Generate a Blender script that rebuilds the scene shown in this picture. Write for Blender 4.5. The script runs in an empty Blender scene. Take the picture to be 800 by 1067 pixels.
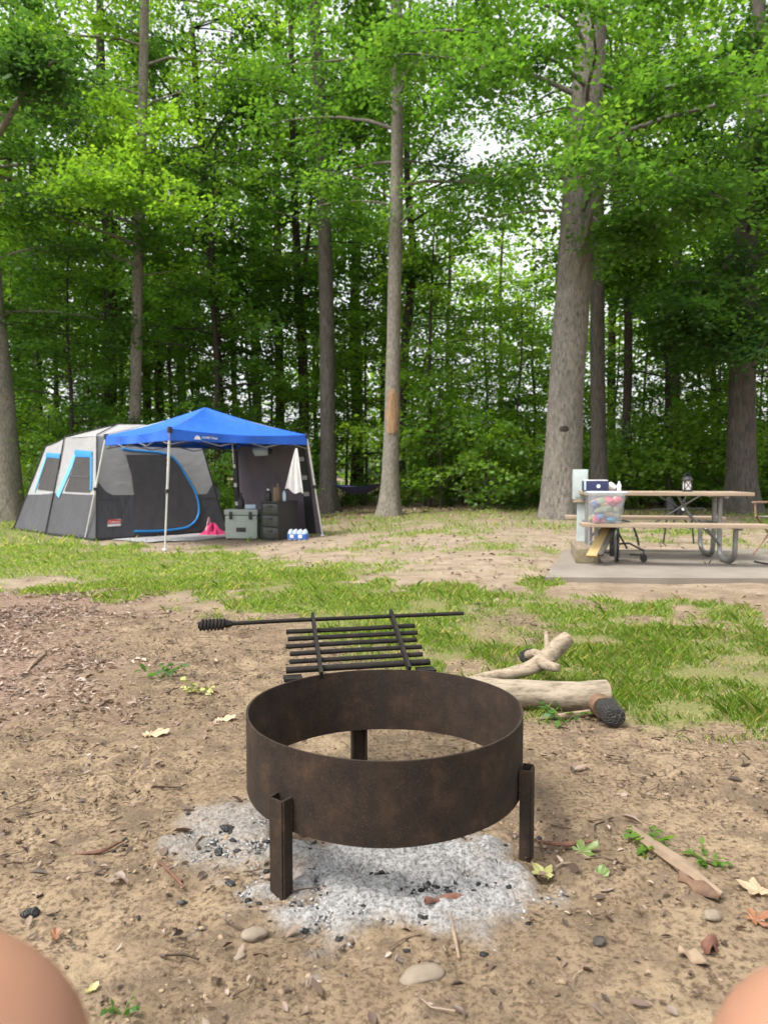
import bpy, math, random
import numpy as np
from mathutils import Vector, Matrix

# ------------------------------------------------------------------ camera, sky, sun, exposure
scene = bpy.context.scene
COL = scene.collection
CAM_H = 1.0
PITCH = math.radians(2.94)
FPX = 740.0                                    # focal length in photo pixels (800 x 1067)
cam_d = bpy.data.cameras.new("camera")
cam = bpy.data.objects.new("camera", cam_d)
COL.objects.link(cam)
cam.location = (0, 0, CAM_H)
cam.rotation_euler = (math.pi / 2 - PITCH, 0, 0)
cam_d.sensor_fit = 'VERTICAL'
cam_d.sensor_height = 36.0
cam_d.sensor_width = 27.0
cam_d.lens = 36.0 * FPX / 1067.0
cam_d.clip_start = 0.02
cam_d.clip_end = 2000
cam_d.dof.use_dof = True
cam_d.dof.focus_distance = 2.5
cam_d.dof.aperture_fstop = 4.4
scene.camera = cam

SUN_EL, SUN_AZ = math.radians(60), math.radians(238)      # azimuth clockwise from +Y
world = bpy.data.worlds.new("World")
scene.world = world
world.use_nodes = True
wn = world.node_tree
for n in list(wn.nodes):
    wn.nodes.remove(n)
w_out = wn.nodes.new('ShaderNodeOutputWorld')
w_bg = wn.nodes.new('ShaderNodeBackground')
w_sky = wn.nodes.new('ShaderNodeTexSky')
w_sky.sky_type = 'NISHITA'
w_sky.sun_disc = False
w_sky.sun_elevation = SUN_EL
w_sky.sun_rotation = SUN_AZ
w_sky.air_density = 1.0
w_sky.dust_density = 4.0
w_hs = wn.nodes.new('ShaderNodeHueSaturation')
w_hs.inputs['Saturation'].default_value = 0.12            # a white overcast sky
w_bg.inputs['Strength'].default_value = 0.15
wn.links.new(w_sky.outputs['Color'], w_hs.inputs['Color'])
wn.links.new(w_hs.outputs['Color'], w_bg.inputs['Color'])
wn.links.new(w_bg.outputs['Background'], w_out.inputs['Surface'])

sun_d = bpy.data.lights.new("sun", 'SUN')
sun_d.energy = 1.25
sun_d.angle = math.radians(12)
sun_d.color = (1.0, 0.95, 0.86)
sun = bpy.data.objects.new("sun", sun_d)
COL.objects.link(sun)
sd = Vector((math.sin(SUN_AZ) * math.cos(SUN_EL), math.cos(SUN_AZ) * math.cos(SUN_EL), math.sin(SUN_EL)))
sun.rotation_euler = sd.to_track_quat('Z', 'Y').to_euler()
sun.location = sd * 60

scene.view_settings.view_transform = 'Standard'
scene.view_settings.look = 'None'
scene.view_settings.gamma = 1.0
scene.view_settings.exposure = 1.36
scene.view_settings.use_curve_mapping = False
scene.render.engine = 'CYCLES'
scene.cycles.max_bounces = 7
scene.cycles.diffuse_bounces = 4
scene.cycles.transmission_bounces = 6
scene.cycles.transparent_max_bounces = 8
scene.cycles.use_denoising = True
scene.cycles.caustics_reflective = False
scene.cycles.caustics_refractive = False

# ------------------------------------------------------------------ numeric helpers
R = np.random.default_rng(11)
random.seed(5)


def ray(px, py):
    u = (px - 400.0) / FPX
    v = -(py - 533.5) / FPX
    return np.array([u, math.cos(PITCH) + v * math.sin(PITCH), -math.sin(PITCH) + v * math.cos(PITCH)])


def at(px, py, D):
    """world point seen at photo pixel (px, py) at forward distance D"""
    d = ray(px, py)
    return np.array([0, 0, CAM_H]) + d * (D / d[1])


def project(x, y, z):
    dz = z - CAM_H
    f = y * math.cos(PITCH) - dz * math.sin(PITCH)
    up = y * math.sin(PITCH) + dz * math.cos(PITCH)
    f = np.where(f < 0.15, 0.15, f)
    return 400 + FPX * x / f, 533.5 - FPX * up / f


def _hash(ix, iy, iz, seed):
    h = (ix.astype(np.int64) * 374761393 + iy.astype(np.int64) * 668265263 + iz.astype(np.int64) * 2147483647 + seed * 974634721) & 0xFFFFFFFF
    h = ((h ^ (h >> 13)) * 1274126177) & 0xFFFFFFFF
    h = (h ^ (h >> 16)) & 0xFFFFFFFF
    return h / 4294967295.0


def vnoise(x, y, z=None, seed=0):
    x = np.asarray(x, float); y = np.asarray(y, float)
    z = np.zeros_like(x) if z is None else np.asarray(z, float)
    xi, yi, zi = np.floor(x), np.floor(y), np.floor(z)
    fx, fy, fz = x - xi, y - yi, z - zi
    fx, fy, fz = [f * f * (3 - 2 * f) for f in (fx, fy, fz)]
    out = 0
    for a in (0, 1):
        for b in (0, 1):
            for c in (0, 1):
                w = (fx if a else 1 - fx) * (fy if b else 1 - fy) * (fz if c else 1 - fz)
                out = out + w * _hash(xi + a, yi + b, zi + c, seed)
    return out


def fbm(x, y, z=None, octv=4, seed=0):
    s, a, t = 0, 1.0, 0.0
    x = np.asarray(x, float); y = np.asarray(y, float)
    z = np.zeros_like(x) if z is None else np.asarray(z, float)
    for k in range(octv):
        s = s + a * vnoise(x, y, z, seed + k * 17)
        t += a
        a *= 0.5
        x, y, z = x * 2.03, y * 2.03, z * 2.03
    return s / t


def smooth(t):
    t = np.clip(t, 0, 1)
    return t * t * (3 - 2 * t)


def gz(x, y):
    """height of the ground"""
    x = np.asarray(x, float); y = np.asarray(y, float)
    z = -0.28 * smooth((y - 3) / 8.5) * smooth((2.2 - x) / 6.0)
    z = z + (fbm(x * 0.5, y * 0.5, seed=3) - 0.5) * 0.05 * smooth((y - 2.5) / 3)
    z = z + (fbm(x * 4, y * 4, seed=5, octv=3) - 0.5) * 0.022
    return z


def gzf(x, y):
    return float(gz(np.array([x]), np.array([y]))[0])


L_PX = np.array([(-400, 606), (0, 611), (100, 616), (200, 631), (300, 645), (400, 690), (480, 706), (560, 738), (640, 748), (720, 758), (800, 766), (1200, 790)], float)
U_PX = np.array([(-400, 520), (0, 540), (60, 556), (120, 568), (172, 572), (260, 578), (340, 594), (420, 606), (560, 612), (620, 626), (700, 640), (800, 648), (1200, 650)], float)


def masks(x, y):
    """grass, ash and leaf litter amounts at points of the ground"""
    z = gz(x, y)
    px, py = project(x, y, z)
    n1 = fbm(x * 1.3, y * 1.3, seed=21)
    n2 = fbm(x * 4.5, y * 4.5, seed=22, octv=3)
    lo = np.interp(px, L_PX[:, 0], L_PX[:, 1])
    up = np.interp(px, U_PX[:, 0], U_PX[:, 1])
    k = (py - 495) / 120.0
    wob = ((n1 - 0.5) * 70 + (n2 - 0.5) * 50) * np.minimum(k, 1.0 + .12 * k)
    a = smooth((lo - py + wob) / (16 * np.clip(k, .3, 3)) + .1)
    b = smooth((py - up + wob * 0.7) / (9 * np.clip(k, .3, 3)) + .4)
    grass = a * b
    patchy = smooth((n1 * 0.6 + n2 * 0.55 - 0.42) / 0.22)
    right = smooth((px - 430) / 120)
    grass = grass * (1 - right * (1 - patchy) * 0.85)
    bare = np.exp(-(((px - 45) / 45) ** 2 + ((py - 606) / 7) ** 2))
    grass = grass * (1 - 0.9 * bare)
    far = smooth((y - 6.6) / 3) * smooth((n1 * .75 + n2 * .45 - 0.57 - .13 * smooth((py - 545) / 15) * smooth((600 - py) / 20)) / 0.22 + .45) * 0.7
    far = far * (1 - smooth((y - 19) / 4) * .6)
    grass = np.maximum(grass, far)
    ex, ey = (x - 0.005) / 0.38, (y - 1.73) / 0.28
    rr = np.sqrt(ex * ex + ey * ey) + (n2 - .5) * .9 + (fbm(x * 14, y * 14, seed=31, octv=3) - .5) * .8
    ash = smooth((1.06 - rr) / 0.46)
    ex, ey = (x + 0.44) / 0.17, (y - 1.93) / 0.22
    rr = np.sqrt(ex * ex + ey * ey) + (n2 - .5) * .9 + (fbm(x * 14, y * 14, seed=31, octv=2) - .5) * .6
    ash = np.maximum(ash, 0.55 * smooth((1.0 - rr) / 0.5))
    lit = smooth((235 - px + (n1 - .5) * 300 + (n2 - .5) * 120) / 190) * smooth((py - 608) / 12) * smooth((775 - py + (n2 - .5) * 90) / 40)
    woods = smooth((y - 17.5) / 2.5)
    lit = np.maximum(lit, woods * 0.9)
    return grass, ash, lit


# ------------------------------------------------------------------ materials
def new_mat(name):
    m = bpy.data.materials.new(name)
    m.use_nodes = True
    nt = m.node_tree
    b = nt.nodes['Principled BSDF']
    return m, nt, b


def N(nt, t, **kw):
    n = nt.nodes.new(t)
    for k, v in kw.items():
        if k in n.inputs:
            n.inputs[k].default_value = v
        else:
            setattr(n, k, v)
    return n


def ramp(nt, src, stops):
    r = nt.nodes.new('ShaderNodeValToRGB')
    el = r.color_ramp.elements
    while len(el) < len(stops):
        el.new(0.5)
    for e, (p, c) in zip(el, stops):
        e.position = p
        e.color = (*c, 1) if len(c) == 3 else c
    nt.links.new(src, r.inputs[0])
    return r.outputs[0]


def mixc(nt, fac, a, b, mode='MIX'):
    n = nt.nodes.new('ShaderNodeMix')
    n.data_type = 'RGBA'
    n.blend_type = mode
    if isinstance(fac, (int, float)):
        n.inputs[0].default_value = fac
    else:
        nt.links.new(fac, n.inputs[0])
    for i, c in ((6, a), (7, b)):
        if isinstance(c, tuple):
            n.inputs[i].default_value = (*c, 1)
        else:
            nt.links.new(c, n.inputs[i])
    return n.outputs[2]


def noise(nt, scale, detail=4, rough=0.55, vec=None, stretch=None, coord='Object'):
    n = N(nt, 'ShaderNodeTexNoise')
    n.inputs['Scale'].default_value = scale
    n.inputs['Detail'].default_value = detail
    n.inputs['Roughness'].default_value = rough
    if vec is None:
        tc = N(nt, 'ShaderNodeTexCoord')
        vec = tc.outputs[coord]
    if stretch:
        mp = N(nt, 'ShaderNodeMapping')
        mp.inputs['Scale'].default_value = stretch
        nt.links.new(vec, mp.inputs['Vector'])
        vec = mp.outputs[0]
    nt.links.new(vec, n.inputs['Vector'])
    return n.outputs['Fac']


def bump(nt, b, h, strength=0.4, dist=0.01, prev=None):
    n = N(nt, 'ShaderNodeBump')
    n.inputs['Strength'].default_value = strength
    n.inputs['Distance'].default_value = dist
    nt.links.new(h, n.inputs['Height'])
    if prev is not None:
        nt.links.new(prev, n.inputs['Normal'])
    nt.links.new(n.outputs[0], b.inputs['Normal'])
    return n.outputs[0]


def simple(name, c1, c2=None, scale=20, rough=0.7, metal=0.0, bstr=0.15, bdist=0.003, stretch=None, spec=None, fine=None):
    """base colour wandering between c1 and c2 with a matching bump"""
    m, nt, b = new_mat(name)
    c2 = c2 or tuple(v * 0.75 for v in c1)
    f = noise(nt, scale, 5, .6, stretch=stretch)
    col = ramp(nt, f, [(0.3, c1), (0.7, c2)])
    nt.links.new(col, b.inputs['Base Color'])
    b.inputs['Roughness'].default_value = rough
    b.inputs['Metallic'].default_value = metal
    if spec is not None:
        b.inputs['Specular IOR Level'].default_value = spec
    if bstr:
        bump(nt, b, noise(nt, fine or scale * 3, 4, .6, stretch=stretch), bstr, bdist)
    return m


def ground_mat():
    m, nt, b = new_mat("ground_dirt")
    at_ = N(nt, 'ShaderNodeVertexColor')
    at_.layer_name = 'cover'
    sp = N(nt, 'ShaderNodeSeparateColor')
    nt.links.new(at_.outputs['Color'], sp.inputs[0])
    big = noise(nt, 1.6, 5, .6)
    mid = noise(nt, 11, 6, .65)
    fine = noise(nt, 70, 6, .7)
    vfine = noise(nt, 260, 3, .7)
    dirt = ramp(nt, mid, [(0.28, (.105, .076, .050)), (0.48, (.230, .166, .104)), (0.68, (.345, .262, .172))])
    dirt = mixc(nt, 0.55, dirt, ramp(nt, big, [(.35, (.125, .091, .062)), (.65, (.315, .238, .156))]))
    dirt = mixc(nt, ramp(nt, fine, [(.40, (1, 1, 1)), (.53, (0, 0, 0))]), dirt, (.095, .066, .042))
    patch_ = noise(nt, 5.0, 5, .7, stretch=(1, 1.3, 1))
    dirt = mixc(nt, ramp(nt, patch_, [(.50, (0, 0, 0)), (.62, (.8, .8, .8))]), dirt, (.128, .094, .066))
    dirt = mixc(nt, ramp(nt, noise(nt, 2.6, 5, .65), [(.55, (0, 0, 0)), (.7, (.5, .5, .5))]), dirt, (.41, .315, .20))
    dirt = mixc(nt, ramp(nt, vfine, [(.58, (0, 0, 0)), (.72, (.6, .6, .6))]), dirt, (.42, .325, .215))
    litter = ramp(nt, noise(nt, 38, 6, .7), [(.32, (.075, .05, .038)), (.5, (.20, .135, .10)), (.68, (.33, .245, .19))])
    dry_ = N(nt, 'ShaderNodeMath')
    dry_.operation = 'MULTIPLY'
    dry_.inputs[1].default_value = .72
    nt.links.new(at_.outputs['Alpha'], dry_.inputs[0])
    dryc = ramp(nt, noise(nt, 3.2, 6, .7), [(.34, (.19, .145, .105)), (.52, (.30, .24, .178)), (.7, (.39, .32, .245))])
    dirt = mixc(nt, dry_.outputs[0], dirt, dryc)
    soil = mixc(nt, sp.outputs[2], dirt, litter)
    turf = ramp(nt, fine, [(.32, (.085, .095, .030)), (.52, (.165, .165, .062)), (.72, (.29, .235, .135))])
    c = mixc(nt, sp.outputs[0], soil, turf)
    ashc = ramp(nt, noise(nt, 90, 7, .75), [(.40, (.11, .107, .104)), (.49, (.25, .246, .242)), (.62, (.39, .386, .38))])
    c = mixc(nt, sp.outputs[1], c, ashc)
    nt.links.new(c, b.inputs['Base Color'])
    b.inputs['Roughness'].default_value = 0.95
    b.inputs['Specular IOR Level'].default_value = 0.08
    n1 = bump(nt, b, mid, .4, .015)
    n2 = bump(nt, b, fine, .8, .008, n1)
    bump(nt, b, vfine, .5, .003, n2)
    return m


def leaf_mat(name, stops, tcol, trans=0.4, gloss=0.03):
    m = bpy.data.materials.new(name)
    m.use_nodes = True
    nt = m.node_tree
    for n in list(nt.nodes):
        nt.nodes.remove(n)
    out = N(nt, 'ShaderNodeOutputMaterial')
    a = N(nt, 'ShaderNodeAttribute')
    a.attribute_name = 'tint'
    col = ramp(nt, a.outputs['Fac'], stops)
    d = N(nt, 'ShaderNodeBsdfDiffuse')
    nt.links.new(col, d.inputs['Color'])
    t = N(nt, 'ShaderNodeBsdfTranslucent')
    tc = mixc(nt, 1.0, col, tcol, 'MULTIPLY')
    nt.links.new(tc, t.inputs['Color'])
    mx = N(nt, 'ShaderNodeMixShader')
    mx.inputs[0].default_value = trans
    nt.links.new(d.outputs[0], mx.inputs[1])
    nt.links.new(t.outputs[0], mx.inputs[2])
    g = N(nt, 'ShaderNodeBsdfGlossy')
    g.inputs['Roughness'].default_value = 0.45
    g.inputs['Color'].default_value = (.8, .85, .8, 1)
    mx2 = N(nt, 'ShaderNodeMixShader')
    mx2.inputs[0].default_value = gloss
    nt.links.new(mx.outputs[0], mx2.inputs[1])
    nt.links.new(g.outputs[0], mx2.inputs[2])
    nt.links.new(mx2.outputs[0], out.inputs['Surface'])
    return m


def bark_mat(name, light, dark, scale=9.0, stretch=(1, 1, .16), bstr=.9, bdist=.04):
    m, nt, b = new_mat(name)
    f = noise(nt, scale * 2.2, 8, .74, stretch=stretch)
    f2 = noise(nt, 2.2, 5, .65)
    c = ramp(nt, f, [(.34, dark), (.54, light), (.74, tuple(min(1, v * 1.3) for v in light))])
    c = mixc(nt, ramp(nt, f2, [(.42, (0, 0, 0)), (.72, (.6, .6, .6))]), c, tuple(v * .6 for v in light))
    nt.links.new(c, b.inputs['Base Color'])
    b.inputs['Roughness'].default_value = .95
    b.inputs['Specular IOR Level'].default_value = .15
    bump(nt, b, f, bstr, bdist)
    return m


M = {}
M['ground'] = ground_mat()
M['leaf_dark'] = leaf_mat("leaf_deep_green", [(0, (.022, .060, .017)), (.55, (.045, .110, .025)), (1, (.092, .180, .040))], (2.2, 2.1, .95), .52)
M['leaf_mid'] = leaf_mat("leaf_mid_green", [(0, (.034, .088, .020)), (.5, (.066, .155, .030)), (1, (.135, .245, .048))], (2.35, 2.2, .85), .54)
M['leaf_bright'] = leaf_mat("leaf_yellow_green", [(0, (.060, .140, .025)), (.5, (.118, .235, .038)), (1, (.215, .335, .058))], (2.3, 2.1, .75), .56)
M['grass'] = leaf_mat("grass_blades", [(0, (.13, .225, .036)), (.5, (.25, .385, .065)), (.82, (.37, .48, .125)), (1, (.56, .49, .27))], (1.5, 1.5, .7), .45)
M['dead_leaf'] = leaf_mat("dead_leaves", [(0, (.060, .042, .033)), (.4, (.185, .130, .102)), (.75, (.33, .248, .20)), (1, (.47, .38, .315))], (1.2, 1.0, .7), .2)
M['bark_grey'] = bark_mat("bark_grey_furrowed", (.25, .225, .195), (.070, .060, .051), 10, (1, 1, .30), 1.0, .05)
M['bark_pale'] = bark_mat("bark_pale_smooth", (.26, .235, .195), (.095, .083, .068), 10, (1, 1, .4), .8, .03)
M['bark_brown'] = bark_mat("bark_brown", (.125, .112, .096), (.040, .035, .030), 10)
M['bark_dark'] = bark_mat("bark_dark", (.070, .058, .046), (.026, .022, .018), 10)
M['bare_wood'] = bark_mat("bare_orange_wood", (.37, .235, .135), (.13, .085, .052), 9, (1, 1, .12), .8, .02)


# ------------------------------------------------------------------ object helpers
def tag(o, label=None, cat=None, group=None, kind=None):
    if label:
        o['label'] = label
    if cat:
        o['category'] = cat
    if group:
        o['group'] = group
    if kind:
        o['kind'] = kind
    return o


def thing(name, label, cat, loc=(0, 0, 0), rotz=0.0, group=None):
    o = bpy.data.objects.new(name, None)
    COL.objects.link(o)
    o.empty_display_size = 0.2
    o.location = tuple(float(v) for v in loc)
    o.rotation_euler = (0, 0, rotz)
    return tag(o, label, cat, group)


def link_mesh(name, me, mat, parent=None, loc=None, smooth_=True):
    o = bpy.data.objects.new(name, me)
    COL.objects.link(o)
    if mat is not None:
        me.materials.append(mat)
    if smooth_ and len(me.polygons):
        me.polygons.foreach_set('use_smooth', np.ones(len(me.polygons), bool))
    if parent is not None:
        o.parent = parent
    if loc is not None:
        o.location = tuple(float(v) for v in loc)
    return o


def np_mesh(name, verts, faces, tint=None):
    """verts (n,3), faces (m,k) all of k corners"""
    me = bpy.data.meshes.new(name)
    verts = np.ascontiguousarray(verts, dtype=np.float32)
    faces = np.ascontiguousarray(faces, dtype=np.int32)
    n, (m, k) = len(verts), faces.shape
    me.vertices.add(n)
    me.vertices.foreach_set('co', verts.ravel())
    me.loops.add(m * k)
    me.loops.foreach_set('vertex_index', faces.ravel())
    me.polygons.add(m)
    me.polygons.foreach_set('loop_start', np.arange(m, dtype=np.int32) * k)
    me.polygons.foreach_set('loop_total', np.full(m, k, dtype=np.int32))
    if tint is not None:
        a = me.attributes.new('tint', 'FLOAT', 'FACE')
        a.data.foreach_set('value', np.ascontiguousarray(tint, dtype=np.float32))
    me.update(calc_edges=True)
    me.validate()
    return me


class MB:
    """collects shapes and links them as one mesh object"""

    def __init__(self):
        self.v, self.f = [], []

    def add(self, verts, faces):
        b = len(self.v)
        self.v += [tuple(map(float, p)) for p in verts]
        self.f += [tuple(i + b for i in f) for f in faces]
        return self

    def box(self, c, s, rot=None, bev=0.0):
        x, y, z = [v / 2 for v in s]
        if bev <= 0:
            P = [(a * x, b * y, d * z) for a in (-1, 1) for b in (-1, 1) for d in (-1, 1)]
            F = [(0, 1, 3, 2), (4, 6, 7, 5), (0, 4, 5, 1), (2, 3, 7, 6), (0, 2, 6, 4), (1, 5, 7, 3)]
        else:
            import bmesh
            bm = bmesh.new()
            bmesh.ops.create_cube(bm, size=1)
            for v in bm.verts:
                v.co = Vector((v.co.x * s[0], v.co.y * s[1], v.co.z * s[2]))
            bmesh.ops.bevel(bm, geom=list(bm.edges), offset=bev, segments=2, profile=.7, affect='EDGES')
            bm.verts.index_update()
            P = [tuple(v.co) for v in bm.verts]
            F = [tuple(v.index for v in f.verts) for f in bm.faces]
            bm.free()
        Rm = Matrix.Identity(3) if rot is None else (rot if isinstance(rot, Matrix) else Matrix.Rotation(rot, 3, 'Z'))
        return self.add([Rm @ Vector(p) + Vector(c) for p in P], F)

    def tube(self, pts, radii, n=10, cap=True, wob=0.0, seed=0, flat=None):
        V, F = tube_np(pts, radii, n, cap, wob, seed, flat)
        return self.add(V, F)

    def lathe(self, prof, c=(0, 0, 0), n=24, cap=True):
        """prof: (radius, z) pairs"""
        V, F = [], []
        for r, z in prof:
            for k in range(n):
                a = 2 * math.pi * k / n
                V.append((c[0] + r * math.cos(a), c[1] + r * math.sin(a), c[2] + z))
        for i in range(len(prof) - 1):
            for k in range(n):
                F.append((i * n + k, i * n + (k + 1) % n, (i + 1) * n + (k + 1) % n, (i + 1) * n + k))
        if cap:
            F.append(tuple(range(n - 1, -1, -1)))
            F.append(tuple((len(prof) - 1) * n + k for k in range(n)))
        return self.add(V, F)

    def grid(self, fn, nu, nv):
        V = [fn(i / nu, j / nv) for j in range(nv + 1) for i in range(nu + 1)]
        F = [(j * (nu + 1) + i, j * (nu + 1) + i + 1, (j + 1) * (nu + 1) + i + 1, (j + 1) * (nu + 1) + i) for j in range(nv) for i in range(nu)]
        return self.add(V, F)

    def prism(self, poly, z0, z1):
        n = len(poly)
        V = [(x, y, z0) for x, y in poly] + [(x, y, z1) for x, y in poly]
        F = [tuple(range(n - 1, -1, -1)), tuple(range(n, 2 * n))] + [(i, (i + 1) % n, n + (i + 1) % n, n + i) for i in range(n)]
        return self.add(V, F)

    def build(self, name, mat, parent=None, world=False, smooth_=None, loc=None, angle=40):
        V = np.array(self.v, float)
        if world and parent is not None:
            V = V - np.array(parent.location)
        if loc is not None and parent is None:
            V = V - np.array(loc, float)
        me = bpy.data.meshes.new(name)
        me.from_pydata([tuple(p) for p in V], [], self.f)
        me.update()
        o = link_mesh(name, me, mat, parent, loc if parent is None else None, smooth_ is not False)
        if smooth_ is None:
            import bmesh
            bm = bmesh.new()
            bm.from_mesh(me)
            lim = math.radians(angle)
            for e in bm.edges:
                if len(e.link_faces) == 2 and e.calc_face_angle(0) > lim:
                    e.smooth = False
            bm.to_mesh(me)
            bm.free()
        return o


def tube_np(pts, radii, n=10, cap=True, wob=0.0, seed=0, flat=None):
    pts = np.array([tuple(map(float, p)) for p in pts])
    radii = np.broadcast_to(np.array(radii, float), (len(pts),))
    t = np.gradient(pts, axis=0)
    t /= np.linalg.norm(t, axis=1)[:, None] + 1e-9
    ref = np.array([0, 0, 1.0]) if abs(t[0][2]) < .9 else np.array([1.0, 0, 0])
    V, u = [], None
    for i in range(len(pts)):
        u = np.cross(ref, t[i]) if u is None else u - t[i] * np.dot(u, t[i])
        u = u / (np.linalg.norm(u) + 1e-9)
        w = np.cross(t[i], u)
        for k in range(n):
            a = 2 * math.pi * k / n
            r = radii[i]
            if wob:
                r *= 1 + wob * (2 * _wob(pts[i], a, seed) - 1)
            V.append(pts[i] + r * (math.cos(a) * u * (flat or 1) + math.sin(a) * w))
    F = []
    for i in range(len(pts) - 1):
        for k in range(n):
            F.append((i * n + k, i * n + (k + 1) % n, (i + 1) * n + (k + 1) % n, (i + 1) * n + k))
    if cap:
        F.append(tuple(range(n - 1, -1, -1)))
        F.append(tuple((len(pts) - 1) * n + k for k in range(n)))
    return V, F


def _wob(p, a, seed):
    q = np.array([math.cos(a) * 1.6 + p[0] * 9, math.sin(a) * 1.6 + p[1] * 9, p[2] * 9 + seed * 3.7])
    return float(vnoise(q[0:1], q[1:2], q[2:3], seed)[0])


def smooth_path(pts, k=6):
    """Catmull-Rom through the points (any number of columns)"""
    P = np.array([tuple(map(float, p)) for p in pts])
    P = np.vstack([2 * P[0] - P[1], P, 2 * P[-1] - P[-2]])
    out = []
    for i in range(1, len(P) - 2):
        for s in range(k):
            t = s / k
            a, b, c, d = P[i - 1], P[i], P[i + 1], P[i + 2]
            out.append(.5 * ((2 * b) + (c - a) * t + (2 * a - 5 * b + 4 * c - d) * t * t + (3 * b - a - 3 * c + d) * t ** 3))
    out.append(P[-2])
    return np.array(out)


def copy_tree(o, parent=None):
    c = o.copy()
    COL.objects.link(c)
    if parent is not None:
        c.parent = parent
    for ch in list(o.children):
        copy_tree(ch, c)
    return c


# ------------------------------------------------------------------ ground
def build_ground():
    n = 820
    u = np.linspace(-1, 1, n)
    gx = .9 * np.sinh(u * 6.6)
    gy = .9 * np.sinh(u * 6.6) + 2.0
    X, Y = np.meshgrid(gx, gy)
    X, Y = X.ravel(), Y.ravel()
    Z = gz(X, Y)
    near = np.exp(-((X / 6) ** 2 + ((Y - 2) / 6) ** 2))
    g, a, l = masks(X, Y)
    clod = fbm(X * 2.2, Y * 2.2, seed=12)
    Z = Z + near * (fbm(X * 15, Y * 15, seed=8, octv=4) - .5) * (.020 + .034 * smooth((clod - .36) / .28))
    Z = Z + near * (.5 - np.abs(fbm(X * 26, Y * 26, seed=18, octv=3) - .5) * 2) * .006
    Z = Z + a * (.010 + (fbm(X * 30, Y * 30, seed=9, octv=3) - .45) * .036)
    i = np.arange(n - 1)
    A = (i[:, None] * n + i[None, :]).ravel()
    F = np.stack([A, A + 1, A + n + 1, A + n], 1)
    me = np_mesh("ground", np.stack([X, Y, Z], 1), F)
    ca = me.color_attributes.new('cover', 'FLOAT_COLOR', 'POINT')
    ca.data.foreach_set('color', np.stack([g, a, l, smooth((Y - 4.2) / 3.5) * (1 - smooth((Y - 15) / 5))], 1).astype(np.float32).ravel())
    o = link_mesh("ground", me, M['ground'])
    tag(o, "packed brown dirt ground of the campsite with grass and ash patches", "ground", kind='structure')
    return o


build_ground()


# ------------------------------------------------------------------ leaves, grass and ground litter
def leaf_geo(pos, size, aspect=.42, tilt=.5, rng=R, droop=.25, dirs=None, base=None):
    n = len(pos)
    nr = np.stack([rng.normal(0, tilt, n), rng.normal(0, tilt, n), np.ones(n)], 1)
    if base is not None:
        nr = nr + base
    nr /= np.linalg.norm(nr, axis=1)[:, None]
    az = rng.uniform(0, 2 * math.pi, n)
    d = np.stack([np.cos(az), np.sin(az), -droop * rng.uniform(0, 1.6, n)], 1) if dirs is None else dirs
    d -= nr * (d * nr).sum(1)[:, None]
    d /= np.linalg.norm(d, axis=1)[:, None] + 1e-9
    s = np.cross(nr, d)
    L = size[:, None]
    w = aspect * rng.uniform(.8, 1.2, n)[:, None] * L
    p1 = pos + .45 * L * d + w * s + .10 * L * nr
    p2 = pos + L * d
    p3 = pos + .45 * L * d - w * s + .10 * L * nr
    V = np.stack([pos, p1, p2, p3], 1).reshape(-1, 3)
    F = np.arange(4 * n).reshape(n, 4)
    return V, F


def build_grass():
    Vs, Fs, Ts = [], [], []
    off = 0
    for (x0, x1, y0, y1, cnt, hh, ww) in ((-3, 4, 2.2, 4.6, 420000, .021, .0012), (-5.5, 5, 4.4, 8, 360000, .024, .0021), (-9, 8, 7.5, 13, 170000, .028, .0038), (-12, 14, 12, 22, 45000, .05, .008)):
        x = R.uniform(x0, x1, cnt); y = R.uniform(y0, y1, cnt)
        g, a, l = masks(x, y)
        dens = fbm(x * 3.1, y * 3.1, seed=44, octv=3)
        keep = R.uniform(0, 1, cnt) < g * smooth((dens - .22) / .3)
        x, y, dens = x[keep], y[keep], dens[keep]
        n = len(x)
        z = gz(x, y) - .004
        h = hh * R.gamma(4, .25, n) * (.4 + 1.2 * dens)
        az = R.uniform(0, 6.283, n)
        lean = R.uniform(.1, 1.1, n) * h
        w = ww * R.uniform(.7, 1.3, n)
        p = np.stack([x, y, z], 1)
        sx = np.stack([-np.sin(az), np.cos(az), np.zeros(n)], 1) * w[:, None]
        dx = np.stack([np.cos(az), np.sin(az), np.zeros(n)], 1)
        mid = p + dx * (lean * .3)[:, None] + np.array([0, 0, 1]) * (h * .6)[:, None]
        tip = p + dx * lean[:, None] + np.array([0, 0, 1]) * h[:, None]
        V = np.stack([p - sx, p + sx, mid + sx * .8, tip, mid - sx * .8], 1).reshape(-1, 3)
        F = np.arange(5 * n).reshape(n, 5) + off
        t = np.clip(R.normal(.42, .2, n) + (dens - .5) * .5, 0, .95)
        dry = R.uniform(0, 1, n) < .16
        t[dry] = 1
        off += 5 * n
        Vs.append(V); Fs.append(F); Ts.append(t)
    me = np_mesh("grass", np.vstack(Vs), np.vstack(Fs), np.hstack(Ts))
    tag(link_mesh("grass", me, M['grass'], smooth_=False), "short patchy green grass growing across the clearing", "grass", kind='stuff')


build_grass()


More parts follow.
